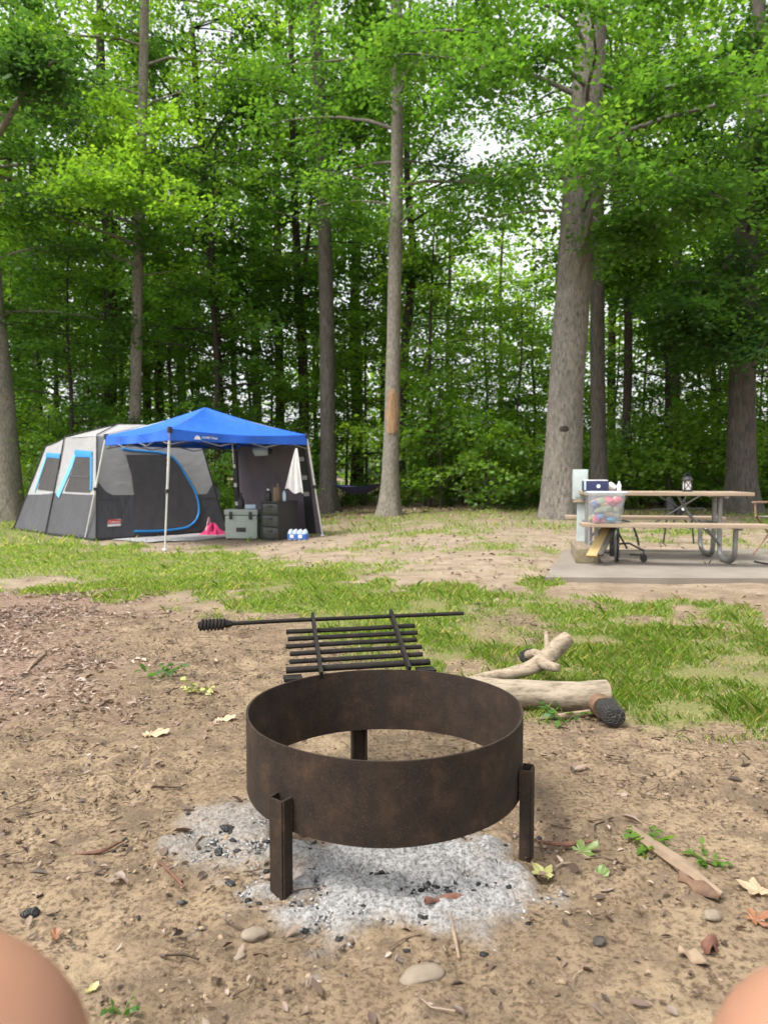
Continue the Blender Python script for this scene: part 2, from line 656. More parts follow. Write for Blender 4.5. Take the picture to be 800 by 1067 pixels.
def build_leaf_litter():
    Vs, Fs, Ts = [], [], []
    off = 0
    specs = ((-4.5, 0, 2.4, 7, 110000, .0115, 'lit'), (-3, 3, .9, 5, 22000, .0068, 'any'), (-14, 14, 8, 24, 16000, .045, 'lit'), (-4, 6, 5, 14, 3500, .018, 'any'), (-1.6, 1.3, 1.0, 2.4, 420, .014, 'any'))
    for (x0, x1, y0, y1, cnt, sz, how) in specs:
        x = R.uniform(x0, x1, cnt); y = R.uniform(y0, y1, cnt)
        g, a, l = masks(x, y)
        pr = l ** 1.3 * .55 * smooth((fbm(x * 3.2, y * 3.2, seed=91) - .28) / .3) if how == 'lit' else (1 - g) * (1 - a) * (.3 + .7 * smooth((fbm(x * 2.2, y * 2.2, seed=12) - .36) / .25))
        keep = R.uniform(0, 1, cnt) < pr
        x, y = x[keep], y[keep]
        n = len(x)
        s = sz * np.minimum(R.gamma(4, 1 / 4, n), 2.2) * 1.1
        az = R.uniform(0, 6.283, n)
        d = np.stack([np.cos(az), np.sin(az), np.zeros(n)], 1)
        nr = np.stack([R.normal(0, .38, n), R.normal(0, .38, n), np.ones(n)], 1)
        nr /= np.linalg.norm(nr, axis=1)[:, None]
        d -= nr * (d * nr).sum(1)[:, None]
        sd_ = np.cross(nr, d)
        p = np.stack([x, y, gz(x, y) + .006 + s * .18], 1)
        cu = (R.uniform(-.1, .6, n) * s)[:, None] * nr
        w = (R.uniform(.3, .6, n) * s)[:, None] * sd_
        L = s[:, None] * d
        V = np.stack([p - L, p - L * .2 + w + cu, p + L * .5 + w * .7 + cu * .8, p + L, p + L * .5 - w * .7 + cu * .6, p - L * .2 - w + cu * .7], 1).reshape(-1, 3)
        b = np.arange(n)[:, None] * 6 + off
        F = np.concatenate([b + np.array([0, 1, 2, 3]), b + np.array([0, 3, 4, 5])], 0)
        off += 6 * n
        t = np.clip(R.normal(.56 if how == 'lit' else .33, .26, n), 0, 1)
        Vs.append(V); Fs.append(F); Ts.append(np.hstack([t, t]))
    me = np_mesh("leaf_litter", np.vstack(Vs), np.vstack(Fs), np.hstack(Ts))
    tag(link_mesh("leaf_litter", me, M['dead_leaf'], smooth_=False), "dry brown fallen leaves scattered over the dirt, thickest at left", "leaf litter", kind='stuff')


build_leaf_litter()


def lumps(name, mat, x, y, s, label, cat, sink=.25, flat=.65, jag=.35, seed=1):
    """many small irregular lumps lying on the ground, one mesh"""
    ico = np.array([(0, 0, 1), (.894, 0, .447), (.276, .851, .447), (-.724, .526, .447), (-.724, -.526, .447), (.276, -.851, .447),
                    (.724, .526, -.447), (-.276, .851, -.447), (-.894, 0, -.447), (-.276, -.851, -.447), (.724, -.526, -.447), (0, 0, -1)])
    fi = np.array([(0, 1, 2), (0, 2, 3), (0, 3, 4), (0, 4, 5), (0, 5, 1), (1, 6, 2), (2, 7, 3), (3, 8, 4), (4, 9, 5), (5, 10, 1),
                   (2, 6, 7), (3, 7, 8), (4, 8, 9), (5, 9, 10), (1, 10, 6), (6, 11, 7), (7, 11, 8), (8, 11, 9), (9, 11, 10), (10, 11, 6)])
    n = len(x)
    rg = np.random.default_rng(seed)
    V = ico[None] * (1 + rg.uniform(-jag, jag, (n, 12, 1)))
    V = V * (s[:, None, None] * np.stack([rg.uniform(.7, 1.5, n), rg.uniform(.6, 1.1, n), rg.uniform(.5, 1, n) * flat], 1)[:, None, :])
    az = rg.uniform(0, 6.283, n)
    c, sn = np.cos(az)[:, None], np.sin(az)[:, None]
    V = np.stack([V[..., 0] * c - V[..., 1] * sn, V[..., 0] * sn + V[..., 1] * c, V[..., 2]], 2)
    z = gz(x, y) + s * (flat * .6 - sink)
    V = V + np.stack([x, y, z], 1)[:, None, :]
    F = (fi[None] + (np.arange(n) * 12)[:, None, None]).reshape(-1, 3)
    me = np_mesh(name, V.reshape(-1, 3), F, np.repeat(rg.uniform(0, 1, n), 20))
    return tag(link_mesh(name, me, mat, smooth_=False), label, cat, kind='stuff')


def tinted(name, stops, rough=.9):
    m, nt, b = new_mat(name)
    a = N(nt, 'ShaderNodeAttribute')
    a.attribute_name = 'tint'
    nt.links.new(ramp(nt, a.outputs['Fac'], stops), b.inputs['Base Color'])
    b.inputs['Roughness'].default_value = rough
    b.inputs['Specular IOR Level'].default_value = .2
    return m


def build_scatter():
    n = 40000
    x = R.normal(0, .45, n) * 1.0 - .05; y = R.normal(1.72, .28, n)
    g, a, l = masks(x, y)
    k = R.uniform(0, 1, n) < a ** 1.4
    x, y = x[k], y[k]
    lumps("ash", tinted("ash_flakes", [(0, (.11, .107, .104)), (.35, (.235, .232, .228)), (1, (.37, .366, .36))]), x, y, .0026 * np.minimum(R.gamma(1.5, .85, len(x)), 1.9), "pale grey crumbly ash heaped under the fire ring", "ash", .1, .8, .4, 2)
    n = 5200
    x = R.normal(-.05, .36, n); y = R.normal(1.75, .24, n)
    g, a, l = masks(x, y)
    k = R.uniform(0, 1, n) < a * .9 + .04
    x, y = x[k], y[k]
    lumps("charcoal_crumbs", tinted("charcoal", [(0, (.012, .012, .012)), (.7, (.035, .034, .033)), (1, (.10, .098, .095))], .7), x, y, .0026 * np.minimum(R.gamma(1.2, 1.0, len(x)), 4), "black charcoal crumbs strewn through the pale ash", "charcoal", .05, .8, .45, 3)
    n = 42000
    x = R.uniform(-3.2, 3.2, n); y = R.uniform(.8, 5.2, n)
    g, a, l = masks(x, y)
    k = R.uniform(0, 1, n) < (1 - g) * (1 - a) * (.15 + .85 * smooth((fbm(x * 2.2, y * 2.2, seed=12) - .36) / .25))
    x, y = x[k], y[k]
    lumps("soil_crumbs", tinted("soil_crumb", [(0, (.085, .060, .040)), (.5, (.185, .132, .085)), (1, (.31, .235, .155))]), x, y, .0034 * np.minimum(R.gamma(1.3, .9, len(x)), 2.1), "loose brown soil crumbs and grit on the dirt", "soil", .3, .7, .35, 4)
    # twigs and bark slivers too many to count
    mb = []
    F = []
    n = 5200
    x = R.uniform(-3, 3, n); y = R.uniform(.9, 5.5, n)
    g, a, l = masks(x, y)
    k = R.uniform(0, 1, n) < (1 - .9 * g) * (1 - a) * (.10 + .6 * l + .6 * smooth((fbm(x * 2.2, y * 2.2, seed=12) - .36) / .25))
    x, y = x[k], y[k]
    n = len(x)
    L = .016 * np.minimum(R.gamma(1.4, .75, n), 3.0); az = R.uniform(0, 6.283, n)
    w = .0014 * R.gamma(3, .33, n) + .0006
    zc = gz(x, y) + .007
    V = []
    bend = R.normal(0, .25, n)
    for s in (-1, 0, 1):
        cx = x + np.cos(az) * L * s - np.sin(az) * L * bend * (1 if s == 0 else 0)
        cy = y + np.sin(az) * L * s + np.cos(az) * L * bend * (1 if s == 0 else 0)
        cz = zc + w + R.uniform(0, .10, n) * L
        for (o1, o2) in ((1, 0), (-.5, .87), (-.5, -.87)):
            V.append(np.stack([cx - np.sin(az) * w * o1, cy + np.cos(az) * w * o1, cz + w * o2], 1))
    V = np.stack(V, 1).reshape(-1, 3)
    base = np.arange(n)[:, None] * 9
    F = []
    for r in (0, 3):
        for kk in range(3):
            F.append(base + np.array([r + kk, r + (kk + 1) % 3, r + 3 + (kk + 1) % 3, r + 3 + kk]))
    F = np.vstack(F)
    me = np_mesh("twigs", V, F, np.tile(R.uniform(0, 1, n), 6))
    tag(link_mesh("twigs", me, tinted("twig_bark", [(0, (.045, .032, .024)), (.5, (.15, .105, .075)), (1, (.33, .26, .19))])), "small dry twigs and slivers strewn over the dirt", "twigs", kind='stuff')


build_scatter()


# ------------------------------------------------------------------ trees
def trunk_np(path, sides=14, rough=.05, flare=1.7, seed=0):
    """path: (x, y, z, r) rows from the root up"""
    P = smooth_path(path, 7)
    n = len(P)
    V = []
    ang = np.linspace(0, 2 * math.pi, sides, endpoint=False)
    z0 = P[0, 2]
    for i in range(n):
        x, y, z, r = P[i]
        h = z - z0
        q = np.ones(sides)
        nz = fbm(np.cos(ang) * r * 9, np.sin(ang) * r * 9, np.full(sides, z * 1.3 + seed * 5), 3, seed)
        q = q + rough * (nz - .5) * 3
        lobes = .5 + .5 * np.cos(ang * 5 + seed)
        fl = math.exp(-h / (.55 * (.6 + r))) * (flare - 1)
        q = q + fl * (.55 + .8 * lobes)
        V.append(np.stack([x + r * q * np.cos(ang), y + r * q * np.sin(ang), np.full(sides, z)], 1))
    V = np.vstack(V)
    F = [(i * sides + k, i * sides + (k + 1) % sides, (i + 1) * sides + (k + 1) % sides, (i + 1) * sides + k) for i in range(n - 1) for k in range(sides)]
    return V, F, P


def path_at(P, z):
    return np.array([np.interp(z, P[:, 2], P[:, c]) for c in range(4)])


def make_limb(rg, p0, r0, length, az, rise=.35, n=6, sag=.15):
    pts = [np.array(p0)]
    d = np.array([math.cos(az), math.sin(az), rise])
    for i in range(1, n):
        t = i / (n - 1)
        dd = d.copy()
        dd[2] = rise * (1 - t) - sag * t
        dd[:2] += rg.normal(0, .16, 2)
        pts.append(pts[-1] + dd / np.linalg.norm(dd) * length / (n - 1))
    rad = np.linspace(r0, r0 * .15, n)
    return np.array(pts), rad


def spray(rg, limb, length, clusters, per, width=.42, thick=.09, cl=.3):
    """leaf positions: flat fans of twigs on both sides of a limb"""
    clusters = max(2, int(clusters * .62))
    per = int(per * 1.6)
    t = rg.beta(1.6, 1.1, clusters) * .82 + .18
    idx = t * (len(limb) - 1)
    i0 = np.clip(idx.astype(int), 0, len(limb) - 2)
    f = (idx - i0)[:, None]
    c = limb[i0] * (1 - f) + limb[i0 + 1] * f
    d = limb[-1] - limb[0]
    side = np.array([-d[1], d[0], 0])
    side /= np.linalg.norm(side) + 1e-9
    lat = rg.uniform(-1, 1, clusters) * width * length * (1.15 - .75 * t)
    c = c + side * lat[:, None] + np.array([0, 0, -1]) * (np.abs(lat) * .16)[:, None]
    c[:, 2] += rg.normal(0, thick * .8, clusters)
    pos = np.repeat(c, per, 0)
    m = len(pos)
    cn = np.stack([rg.normal(0, .38, clusters), rg.normal(0, .38, clusters), np.zeros(clusters)], 1)
    cn = np.repeat(cn, per, 0)
    o = np.stack([rg.normal(0, cl, m), rg.normal(0, cl, m), rg.normal(0, thick * .6, m)], 1)
    o[:, 2] -= (o[:, :2] * cn[:, :2]).sum(1) + .35 * (o[:, 0] ** 2 + o[:, 1] ** 2)
    pos = pos + o
    pos = np.hstack([pos, cn])
    ct = np.repeat(rg.uniform(-.24, .24, clusters), per)
    return pos, ct


def tree_meshes(name, path, bark, leafm, seed, limbs=40, zlo=4.5, zhi=17, len_lo=1.6, len_hi=4.2, clusters=13, per=20, leaf=.13,
                sides=12, rough=.05, flare=1.6, extra=(), az0=None, azw=math.pi, rise=.4, tint0=.45, width=.42, thick=.1, cl=.3, limb_r=.3, tilt=.55):
    rg = np.random.default_rng(seed)
    V, F, P = trunk_np(path, sides, rough, flare, seed)
    mb = MB()
    mb.add(V, F)
    pos, tin = [], []
    for (pts, radii) in extra:                                # big limbs seen in the photo
        sp = smooth_path([tuple(p) + (r * .68,) for p, r in zip(pts, radii)], 5)
        mb.tube(sp[:, :3], sp[:, 3], 8, wob=.1, seed=seed)
        pp = sp[:, :3]
        ln = np.linalg.norm(pp[-1] - pp[0])
        a, b = spray(rg, pp[len(pp) // 6:], ln * .7, int(clusters * 2.0), per, width, thick, cl)
        pos.append(a); tin.append(b)
        for q in range(5):
            k = rg.integers(len(pp) // 3, len(pp))
            lp, lr = make_limb(rg, pp[k], sp[k, 3] * .6, rg.uniform(.3, .6) * max(1.5, ln * .6), rg.uniform(0, 6.283), rise)
            mb.tube(lp, lr, 5, cap=False)
            a, b = spray(rg, lp, 1.6, clusters // 2, per, width, thick, cl)
            pos.append(a); tin.append(b)
    for i in range(limbs):
        z = zlo + (zhi - zlo) * ((i + rg.uniform(0, 1)) / limbs)
        q = path_at(P, min(z, P[-1, 2]))
        az = rg.uniform(0, 6.283) if az0 is None else az0 + rg.normal(0, azw * .45)
        ln = rg.uniform(len_lo, len_hi) * (1 - .45 * max(0, (z - zlo) / max(.1, zhi - zlo) - .4))
        r0 = min(q[3] * .55, max(.012, limb_r * .045 * ln))
        lp, lr = make_limb(rg, (q[0], q[1], z if z < P[-1, 2] else P[-1, 2]), r0, ln, az, rise * rg.uniform(.5, 1.5))
        mb.tube(lp, lr, 5, cap=False)
        a, b = spray(rg, lp, ln, max(2, int(clusters * ln / 3)), int(per * DENS), width, thick, cl)
        pos.append(a); tin.append(b + rg.uniform(-.12, .12))
    pos = np.vstack(pos); tin = np.hstack(tin)
    size = leaf * 1.0 * rg.uniform(.65, 1.35, len(pos))
    LV, LF = leaf_geo(pos[:, :3], size, .40, tilt * .72, rg, base=pos[:, 3:])
    tint = np.clip(tint0 + tin + rg.normal(0, .10, len(pos)), 0, 1)
    return mb, (LV, LF, tint)


def place_tree(name, label, loc, path, bark, leafm, seed, cat="tree", group=None, **kw):
    mb, (LV, LF, tint) = tree_meshes(name, path, bark, leafm, seed, **kw)
    t = thing(name, label, cat, loc, 0, group)
    mb.build('trunk', M[bark], t, smooth_=True)
    me = np_mesh('crown', LV, LF, tint)
    link_mesh('crown', me, M[leafm], t, smooth_=False)
    return t


def px_tree(name, label, D, prof, bark, leafm, seed, top=19, limbs_px=(), **kw):
    """prof: (px, py, width in px) along the trunk in the photo, root first; every point stands D in front of the camera"""
    b = at(prof[0][0], prof[0][1], D)
    b[2] = gzf(b[0], D) - .06
    path = []
    for i, (px, py, w) in enumerate(prof):
        p = at(px, py, D)
        if i == 0:
            p = b.copy()
        path.append((p[0] - b[0], 0.0, p[2] - b[2], w * D / FPX / 2))
    # carry on upward past the frame
    x, y, z, r = path[-1]
    dx = (path[-1][0] - path[-2][0]) / max(.1, path[-1][2] - path[-2][2])
    path.append((x + dx * (top - z) * .7, .2, top, r * .45)) if z < top - 2 else None
    extra = []
    for lim in limbs_px:                                       # (px, py, D, radius)
        pts = [at(a, c, d) - b for a, c, d, r_ in lim]
        extra.append((pts, [r_ for *_, r_ in lim]))
    return place_tree(name, label, b, path, bark, leafm, seed, extra=extra, **kw)


DENS = 1.35
# the tall tree beside the picnic table
bigtree = px_tree('hardwood_tree', "thick grey-barked leaning tree standing just behind the picnic table's left end", 16.4,
        [(582, 540, 37), (586, 480, 37.5), (590, 400, 35), (597, 300, 35), (604, 200, 34), (611, 100, 31), (617, 0, 28)],
        'bark_grey', 'leaf_mid', 1, sides=40, rough=.06, flare=1.35, limbs=22, zlo=5.6, zhi=14.5, len_lo=2.5, len_hi=5.5, clusters=20, per=26, leaf=.12,
        limbs_px=([(608, 165, 16.2, .10), (650, 130, 14.5, .07), (700, 90, 13, .05), (770, 75, 12, .025)],
                  [(607, 180, 16.2, .09), (660, 170, 14.8, .06), (715, 190, 13.6, .04), (760, 210, 13, .02)],
                  [(612, 90, 16.2, .08), (570, 60, 15, .05), (520, 60, 14, .03), (490, 80, 13.5, .015)],
                  [(604, 215, 16.4, .05), (640, 240, 15.5, .035), (690, 235, 14.8, .02)]))
place_knot = MB()
kp = at(589, 447, 16.4 - .42) - np.array(bigtree.location)
place_knot.grid(lambda a, b: (kp[0] + .13 * math.cos(6.283 * a) * math.sin(math.pi * b / 2), kp[1] - .06 * math.cos(math.pi * b / 2) + .05, kp[2] + .10 * math.sin(6.283 * a) * math.sin(math.pi * b / 2)), 12, 5)
place_knot.build('knot', M['bark_dark'], bigtree)

px_tree('hardwood_tree', "straight brown-barked tree right beside the thick grey leaning tree", 20,
        [(624, 530, 20), (623, 450, 16), (622, 350, 15), (622, 250, 14), (621, 150, 13), (620, 40, 12)], 'bark_brown', 'leaf_mid', 2,
        limbs=20, zlo=7, zhi=15, clusters=16, per=22, leaf=.13)
px_tree('hardwood_tree', "slim dark tree forking into curved limbs above the picnic table", 22,
        [(650, 528, 12), (652, 450, 9), (654, 380, 9), (654, 310, 8), (651, 270, 6), (650, 180, 4)], 'bark_dark', 'leaf_bright', 3,
        limbs=26, zlo=6.6, zhi=15, len_lo=1.5, len_hi=3.6, clusters=15, per=22, leaf=.13, top=15,
        limbs_px=([(654, 308, 22, .08), (668, 300, 21.8, .07), (677, 280, 21.5, .05), (682, 255, 21, .03)], [(654, 300, 22, .07), (640, 292, 21.7, .06), (630, 275, 21.5, .05), (627, 245, 21.2, .03)]))
px_tree('hardwood_tree', "broad dark-barked tree at right behind the picnic table's right end", 19,
        [(772, 533, 30), (772, 470, 27), (773, 390, 25), (775, 300, 24), (778, 220, 22), (782, 160, 18), (788, 60, 14)], 'bark_brown', 'leaf_dark', 4,
        sides=20, limbs=30, zlo=3.6, zhi=14.5, len_lo=2.5, len_hi=5, clusters=20, per=26, leaf=.125,
        limbs_px=([(781, 175, 19, .15), (800, 155, 18.6, .10), (830, 120, 18, .06)], [(776, 250, 18.8, .07), (735, 300, 17.5, .05), (690, 330, 16.5, .025)],
                  [(775, 330, 18.8, .06), (740, 345, 17.4, .04), (700, 330, 16.6, .02)], [(775, 300, 18.8, .06), (800, 340, 17, .04), (790, 370, 15.8, .02)]))
# the scarred tree in the middle
scar = px_tree('hardwood_tree', "tall pale tree in the middle with an orange bare patch low on its trunk", 19,
        [(405, 538, 20), (407, 480, 17), (409, 400, 15), (411, 300, 14), (413, 200, 13), (414, 100, 12), (413, 0, 11)], 'bark_pale', 'leaf_mid', 5,
        sides=18, limbs=25, zlo=7.5, zhi=17, len_lo=1.8, len_hi=4.4, clusters=16, per=22, leaf=.125,
        limbs_px=([(414, 85, 19, .11), (450, 50, 18.4, .08), (490, 25, 17.8, .05), (525, 5, 17.2, .03)], [(413, 60, 19, .06), (390, 20, 18.5, .04), (370, -20, 18, .03)]))
sm = MB()
so = np.array(scar.location)


def scar_pt(a, b):
    """a across the front of the trunk, b up it"""
    py = 452 - 46 * b
    c = at(np.interp(py, [390, 480, 540], [409.3, 407, 405]), py, 19) - so
    r = np.interp(py, [390, 480, 540], [15.2, 17, 20]) * 19 / FPX / 2 + .012 + .006 * math.sin(b * 23 + a * 9)
    wid = (.25 + .75 * math.sin(math.pi * min(1, b * .9 + .08))) * (1 + .25 * math.sin(b * 17))
    th = -math.pi / 2 + (a - .45) * 1.9 * wid
    return (c[0] + r * math.cos(th), c[1] + r * math.sin(th), c[2])


sm.grid(scar_pt, 8, 26)
sm.build('bare_wood', M['bare_wood'], scar)
px_tree('hardwood_tree', "tall straight grey-brown tree just right of the blue canopy", 23,
        [(341, 533, 20), (342, 470, 16), (341, 380, 16), (340, 300, 15), (337, 200, 14), (333, 100, 13), (327, 0, 11)], 'bark_brown', 'leaf_mid', 6,
        sides=18, limbs=26, zlo=8, zhi=18.5, len_lo=2, len_hi=4.5, clusters=16, per=22, leaf=.135,
        limbs_px=([(336, 130, 23, .12), (350, 95, 22.5, .08), (372, 60, 22, .06), (385, 0, 21.5, .04)], [(338, 170, 23, .06), (365, 130, 22, .04), (398, 105, 21.5, .03)]))
px_tree('hardwood_tree', "slender dark tree splitting into two stems behind the blue canopy's right side", 27,
        [(317, 533, 13), (317, 440, 11), (315, 360, 10), (311, 300, 9), (307, 200, 7), (304, 100, 6), (303, 0, 5)], 'bark_dark', 'leaf_mid', 7,
        limbs=32, zlo=7, zhi=18.8, clusters=14, per=20, leaf=.15,
        limbs_px=([(314, 300, 27, .14), (322, 240, 26.8, .11), (327, 160, 26.5, .08), (334, 80, 26, .05)],))
px_tree('hardwood_tree', "thin pale smooth-barked tree rising straight up from behind the tent", 22,
        [(140, 535, 12), (141, 440, 11.5), (143, 330, 11), (146, 220, 10), (149, 110, 9.5), (151, 0, 8.5)], 'bark_pale', 'leaf_bright', 8,
        sides=16, limbs=27, zlo=7.2, zhi=18, len_lo=2, len_hi=4.5, clusters=16, per=24, leaf=.13,
        limbs_px=([(146, 235, 22, .05), (120, 205, 20, .04), (90, 195, 18.4, .03), (60, 190, 17.6, .015)], [(146, 230, 22, .05), (165, 210, 20, .035), (185, 215, 18.5, .02)],
                  [(147, 200, 22, .05), (125, 190, 20, .03), (105, 185, 18.4, .02)]))
px_tree('hardwood_tree', "slim dark tree between the pale thin tree and the canopy peak", 26,
        [(232, 530, 11), (229, 420, 9), (224, 320, 9), (216, 220, 8), (208, 130, 7), (200, 30, 6)], 'bark_dark', 'leaf_dark', 9,
        limbs=36, zlo=5.6, zhi=18.8, len_lo=1.8, len_hi=4.2, clusters=15, per=22, leaf=.14,
        limbs_px=([(206, 140, 26, .07), (180, 100, 25.5, .05), (150, 60, 25, .035), (110, 20, 24.5, .02)], [(212, 160, 26, .06), (240, 115, 25, .04), (275, 95, 24, .02)]))
px_tree('hardwood_tree', "stout pale tree at the left edge beside the tent's far end", 20,
        [(9, 540, 31), (5, 470, 28), (-1, 400, 26), (-10, 300, 23), (-17, 180, 20), (-22, 40, 16)], 'bark_pale', 'leaf_dark', 10,
        sides=24, flare=1.3, limbs=30, zlo=5.4, zhi=14.5, len_lo=2.5, len_hi=5, clusters=18, per=24, leaf=.125,
        limbs_px=([(-16, 160, 18, .16), (5, 130, 16, .11), (30, 90, 15, .07), (58, 62, 14.5, .03)], [(22, 100, 15.3, .06), (30, 70, 15, .04), (25, 35, 14.6, .02)]))
px_tree('hardwood_tree', "crooked dark tree half hidden behind the scarred pale tree", 26,
        [(416, 533, 13), (418, 440, 10), (421, 370, 10), (427, 310, 9), (430, 260, 8), (424, 180, 6), (426, 80, 5)], 'bark_dark', 'leaf_mid', 12,
        limbs=26, zlo=6.5, zhi=17, clusters=14, per=20, leaf=.15, limbs_px=([(427, 310, 26, .10), (438, 285, 25.6, .06), (450, 260, 25, .03)],))

# ---- background trees: a few kinds, copied
def proto_tree(name, label, seed, h, r, bark, leafm, group, **kw):
    path = [(0, 0, 0, r * 1.15), (.05, .02, h * .15, r), (-.05 + .1 * math.sin(seed), .05, h * .4, r * .85), (.1 * math.cos(seed * 2), 0, h * .7, r * .6), (.1, .1, h, r * .25)]
    return place_tree(name, label, (0, 0, 0), path, bark, leafm, seed, group=group, **kw)


def put(proto, first, x, y, sc, rz, label=None, z=None, group=None, sz=None):
    o = proto if first else copy_tree(proto)
    o.location = (x, y, (gzf(x, y) if z is None else z) - .05)
    o.rotation_euler = (0, 0, rz)
    o.scale = (sc, sc, sc * (sz or 1))
    if label:
        o['label'] = label
    if group:
        o['group'] = group
    return o


gB = "trees in the woods behind the campsite"
bgp = [proto_tree('woodland_tree', "dark-trunked leafy tree deeper in the woods behind the clearing", 21, 18, .17, 'bark_dark', 'leaf_bright', gB, limbs=26, zlo=6, zhi=17.5, len_lo=1.6, len_hi=4, clusters=13, per=18, leaf=.18, cl=.36),
       proto_tree('woodland_tree', "dark-trunked leafy tree deeper in the woods behind the clearing", 22, 19, .24, 'bark_dark', 'leaf_mid', gB, limbs=28, zlo=5, zhi=18, len_lo=2, len_hi=4.6, clusters=13, per=18, leaf=.18, cl=.36),
       proto_tree('woodland_tree', "dark-trunked leafy tree deeper in the woods behind the clearing", 23, 16, .13, 'bark_dark', 'leaf_bright', gB, limbs=26, zlo=4.5, zhi=15.5, len_lo=1.5, len_hi=3.8, clusters=13, per=18, leaf=.17, cl=.36)]
bg = [(42, 30, 0), (20, 33, 0), (-12, 29, 1), (60, 37, 2), (117, 30, 1), (154, 35, 0), (168, 32, 0), (98, 40, 2), (192, 37, 1), (246, 33, 2), (292, 31, 0), (372, 35, 1),
      (468, 42, 2), (520, 46, 0), (636, 30, 0), (698, 28, 0), (742, 30, 2), (758, 37, 0), (803, 27, 1), (268, 42, 1), (30, 45, 1), (130, 46, 0), (330, 44, 2), (400, 41, 0), (780, 44, 2), (840, 33, 2), (-60, 36, 1), (880, 41, 1), (-40, 24, 2), (850, 22, 0)]
used = set()
for i, (px, D, k) in enumerate(bg):
    x = (px - 400) / FPX * D
    put(bgp[k], k not in used, x, D, random.uniform(1.02, 1.3), random.uniform(0, 6.28))
    used.add(k)

# ---- middle storey: young maples with flat leaf layers
gM = "young trees of the middle storey at the wood's edge"
LM = "slender young tree with flat layers of leaves at the wood's edge"
mid = [proto_tree('young_tree', LM, 31, 8.5, .06, 'bark_dark', 'leaf_bright', gM, limbs=34, zlo=1.6, zhi=8.4, len_lo=1.0, len_hi=2.6, clusters=12, per=20, leaf=.12, flare=1.2, sides=8, rise=.25, thick=.06, tilt=.75, tint0=.52),
       proto_tree('young_tree', LM, 32, 7, .05, 'bark_dark', 'leaf_bright', gM, limbs=30, zlo=1.2, zhi=6.9, len_lo=1.0, len_hi=2.4, clusters=12, per=20, leaf=.12, flare=1.2, sides=8, rise=.25, thick=.06, tilt=.75, tint0=.52),
       proto_tree('young_tree', LM, 33, 10, .08, 'bark_dark', 'leaf_mid', gM, limbs=38, zlo=2.4, zhi=9.8, len_lo=1.2, len_hi=3.0, clusters=12, per=20, leaf=.13, flare=1.2, sides=8, rise=.25, thick=.06, tilt=.75, tint0=.52)]
mids = [(447, 23, 0), (488, 24, 1), (505, 27, 0), (540, 23, 0), (555, 28, 2), (470, 31, 0), (380, 27, 1), (362, 30, 0), (690, 24, 2), (725, 25, 2), (670, 30, 0), (640, 26, 0), (748, 21, 1), (810, 23, 2), (260, 28, 2), (285, 25, 1),
        (180, 27, 2), (95, 26, 2), (60, 28, 2), (15, 26, 2), (200, 32, 0), (130, 33, 2), (30, 34, 1), (430, 35, 2), (525, 33, 1), (600, 29, 0), (720, 33, 0), (-15, 31, 2), (790, 31, 0), (575, 34, 2), (75, 21.5, 2), (330, 33, 2), (225, 23.5, 2), (400, 32, 2)]
used = set()
for px, D, k in mids:
    x = (px - 400) / FPX * D
    put(mid[k], k not in used, x, D, random.uniform(.8, 1.25), random.uniform(0, 6.28))
    used.add(k)

# ---- undergrowth
gS = "leafy bushes along the edge of the woods"
LS = "low leafy green bush at the edge of the woods"
sh = [place_tree('bush', LS, (0, 0, 0), [(0, 0, 0, .03), (.03, 0, .7, .025), (.0, .04, 1.5, .015), (.03, 0, 2.2, .008)], 'bark_dark', 'leaf_bright', 41, cat="bush", group=gS, limbs=26, zlo=.15, zhi=2.1, len_lo=.5, len_hi=1.4, clusters=14, per=18, leaf=.095, sides=6, thick=.08, cl=.17, tilt=.95, tint0=.52),
      place_tree('bush', LS, (0, 0, 0), [(0, 0, 0, .03), (.03, 0, .5, .025), (.0, .04, 1.0, .015), (.03, 0, 1.5, .008)], 'bark_dark', 'leaf_mid', 42, cat="bush", group=gS, limbs=24, zlo=.1, zhi=1.45, len_lo=.5, len_hi=1.3, clusters=14, per=18, leaf=.09, sides=6, thick=.08, cl=.17, tilt=.95, tint0=.52),
      place_tree('bush', LS, (0, 0, 0), [(0, 0, 0, .03), (.03, 0, 1.0, .025), (.0, .04, 2.0, .015), (.03, 0, 3.0, .008)], 'bark_dark', 'leaf_bright', 43, cat="bush", group=gS, limbs=28, zlo=.3, zhi=2.9, len_lo=.6, len_hi=1.5, clusters=14, per=18, leaf=.10, sides=6, thick=.07, cl=.18, tilt=.95, tint0=.55)]
used = set()
rs = np.random.default_rng(9)
spots = []
for px in range(-30, 850, 19):
    for row in range(3):
        D = (21.0, 23.5, 27.0)[row] + rs.uniform(-.8, 1.2)
        if px < 330 and row == 0:
            D = 19.5 + rs.uniform(0, 1.5)
        if (565 < px < 610 and row == 0) or (px < 40 and row < 2) or (312 < px < 436 and row == 0) or (330 < px < 412 and row == 1) or (row == 0 and px > 436 and int(px) % 2):
            continue
        spots.append((px + rs.uniform(-9, 9), D, int(rs.integers(0, 3)) if row else int(rs.choice([0, 2, 1, 2] if 420 < px < 600 else [0, 1, 0, 2]))))
for px, D, k in spots:
    x = (px - 400) / FPX * D
    put(sh[k], k not in used, x, D, rs.choice([.4, .55, .75, .95, 1.3]) * rs.uniform(.85, 1.15), rs.uniform(0, 6.28))
    used.add(k)


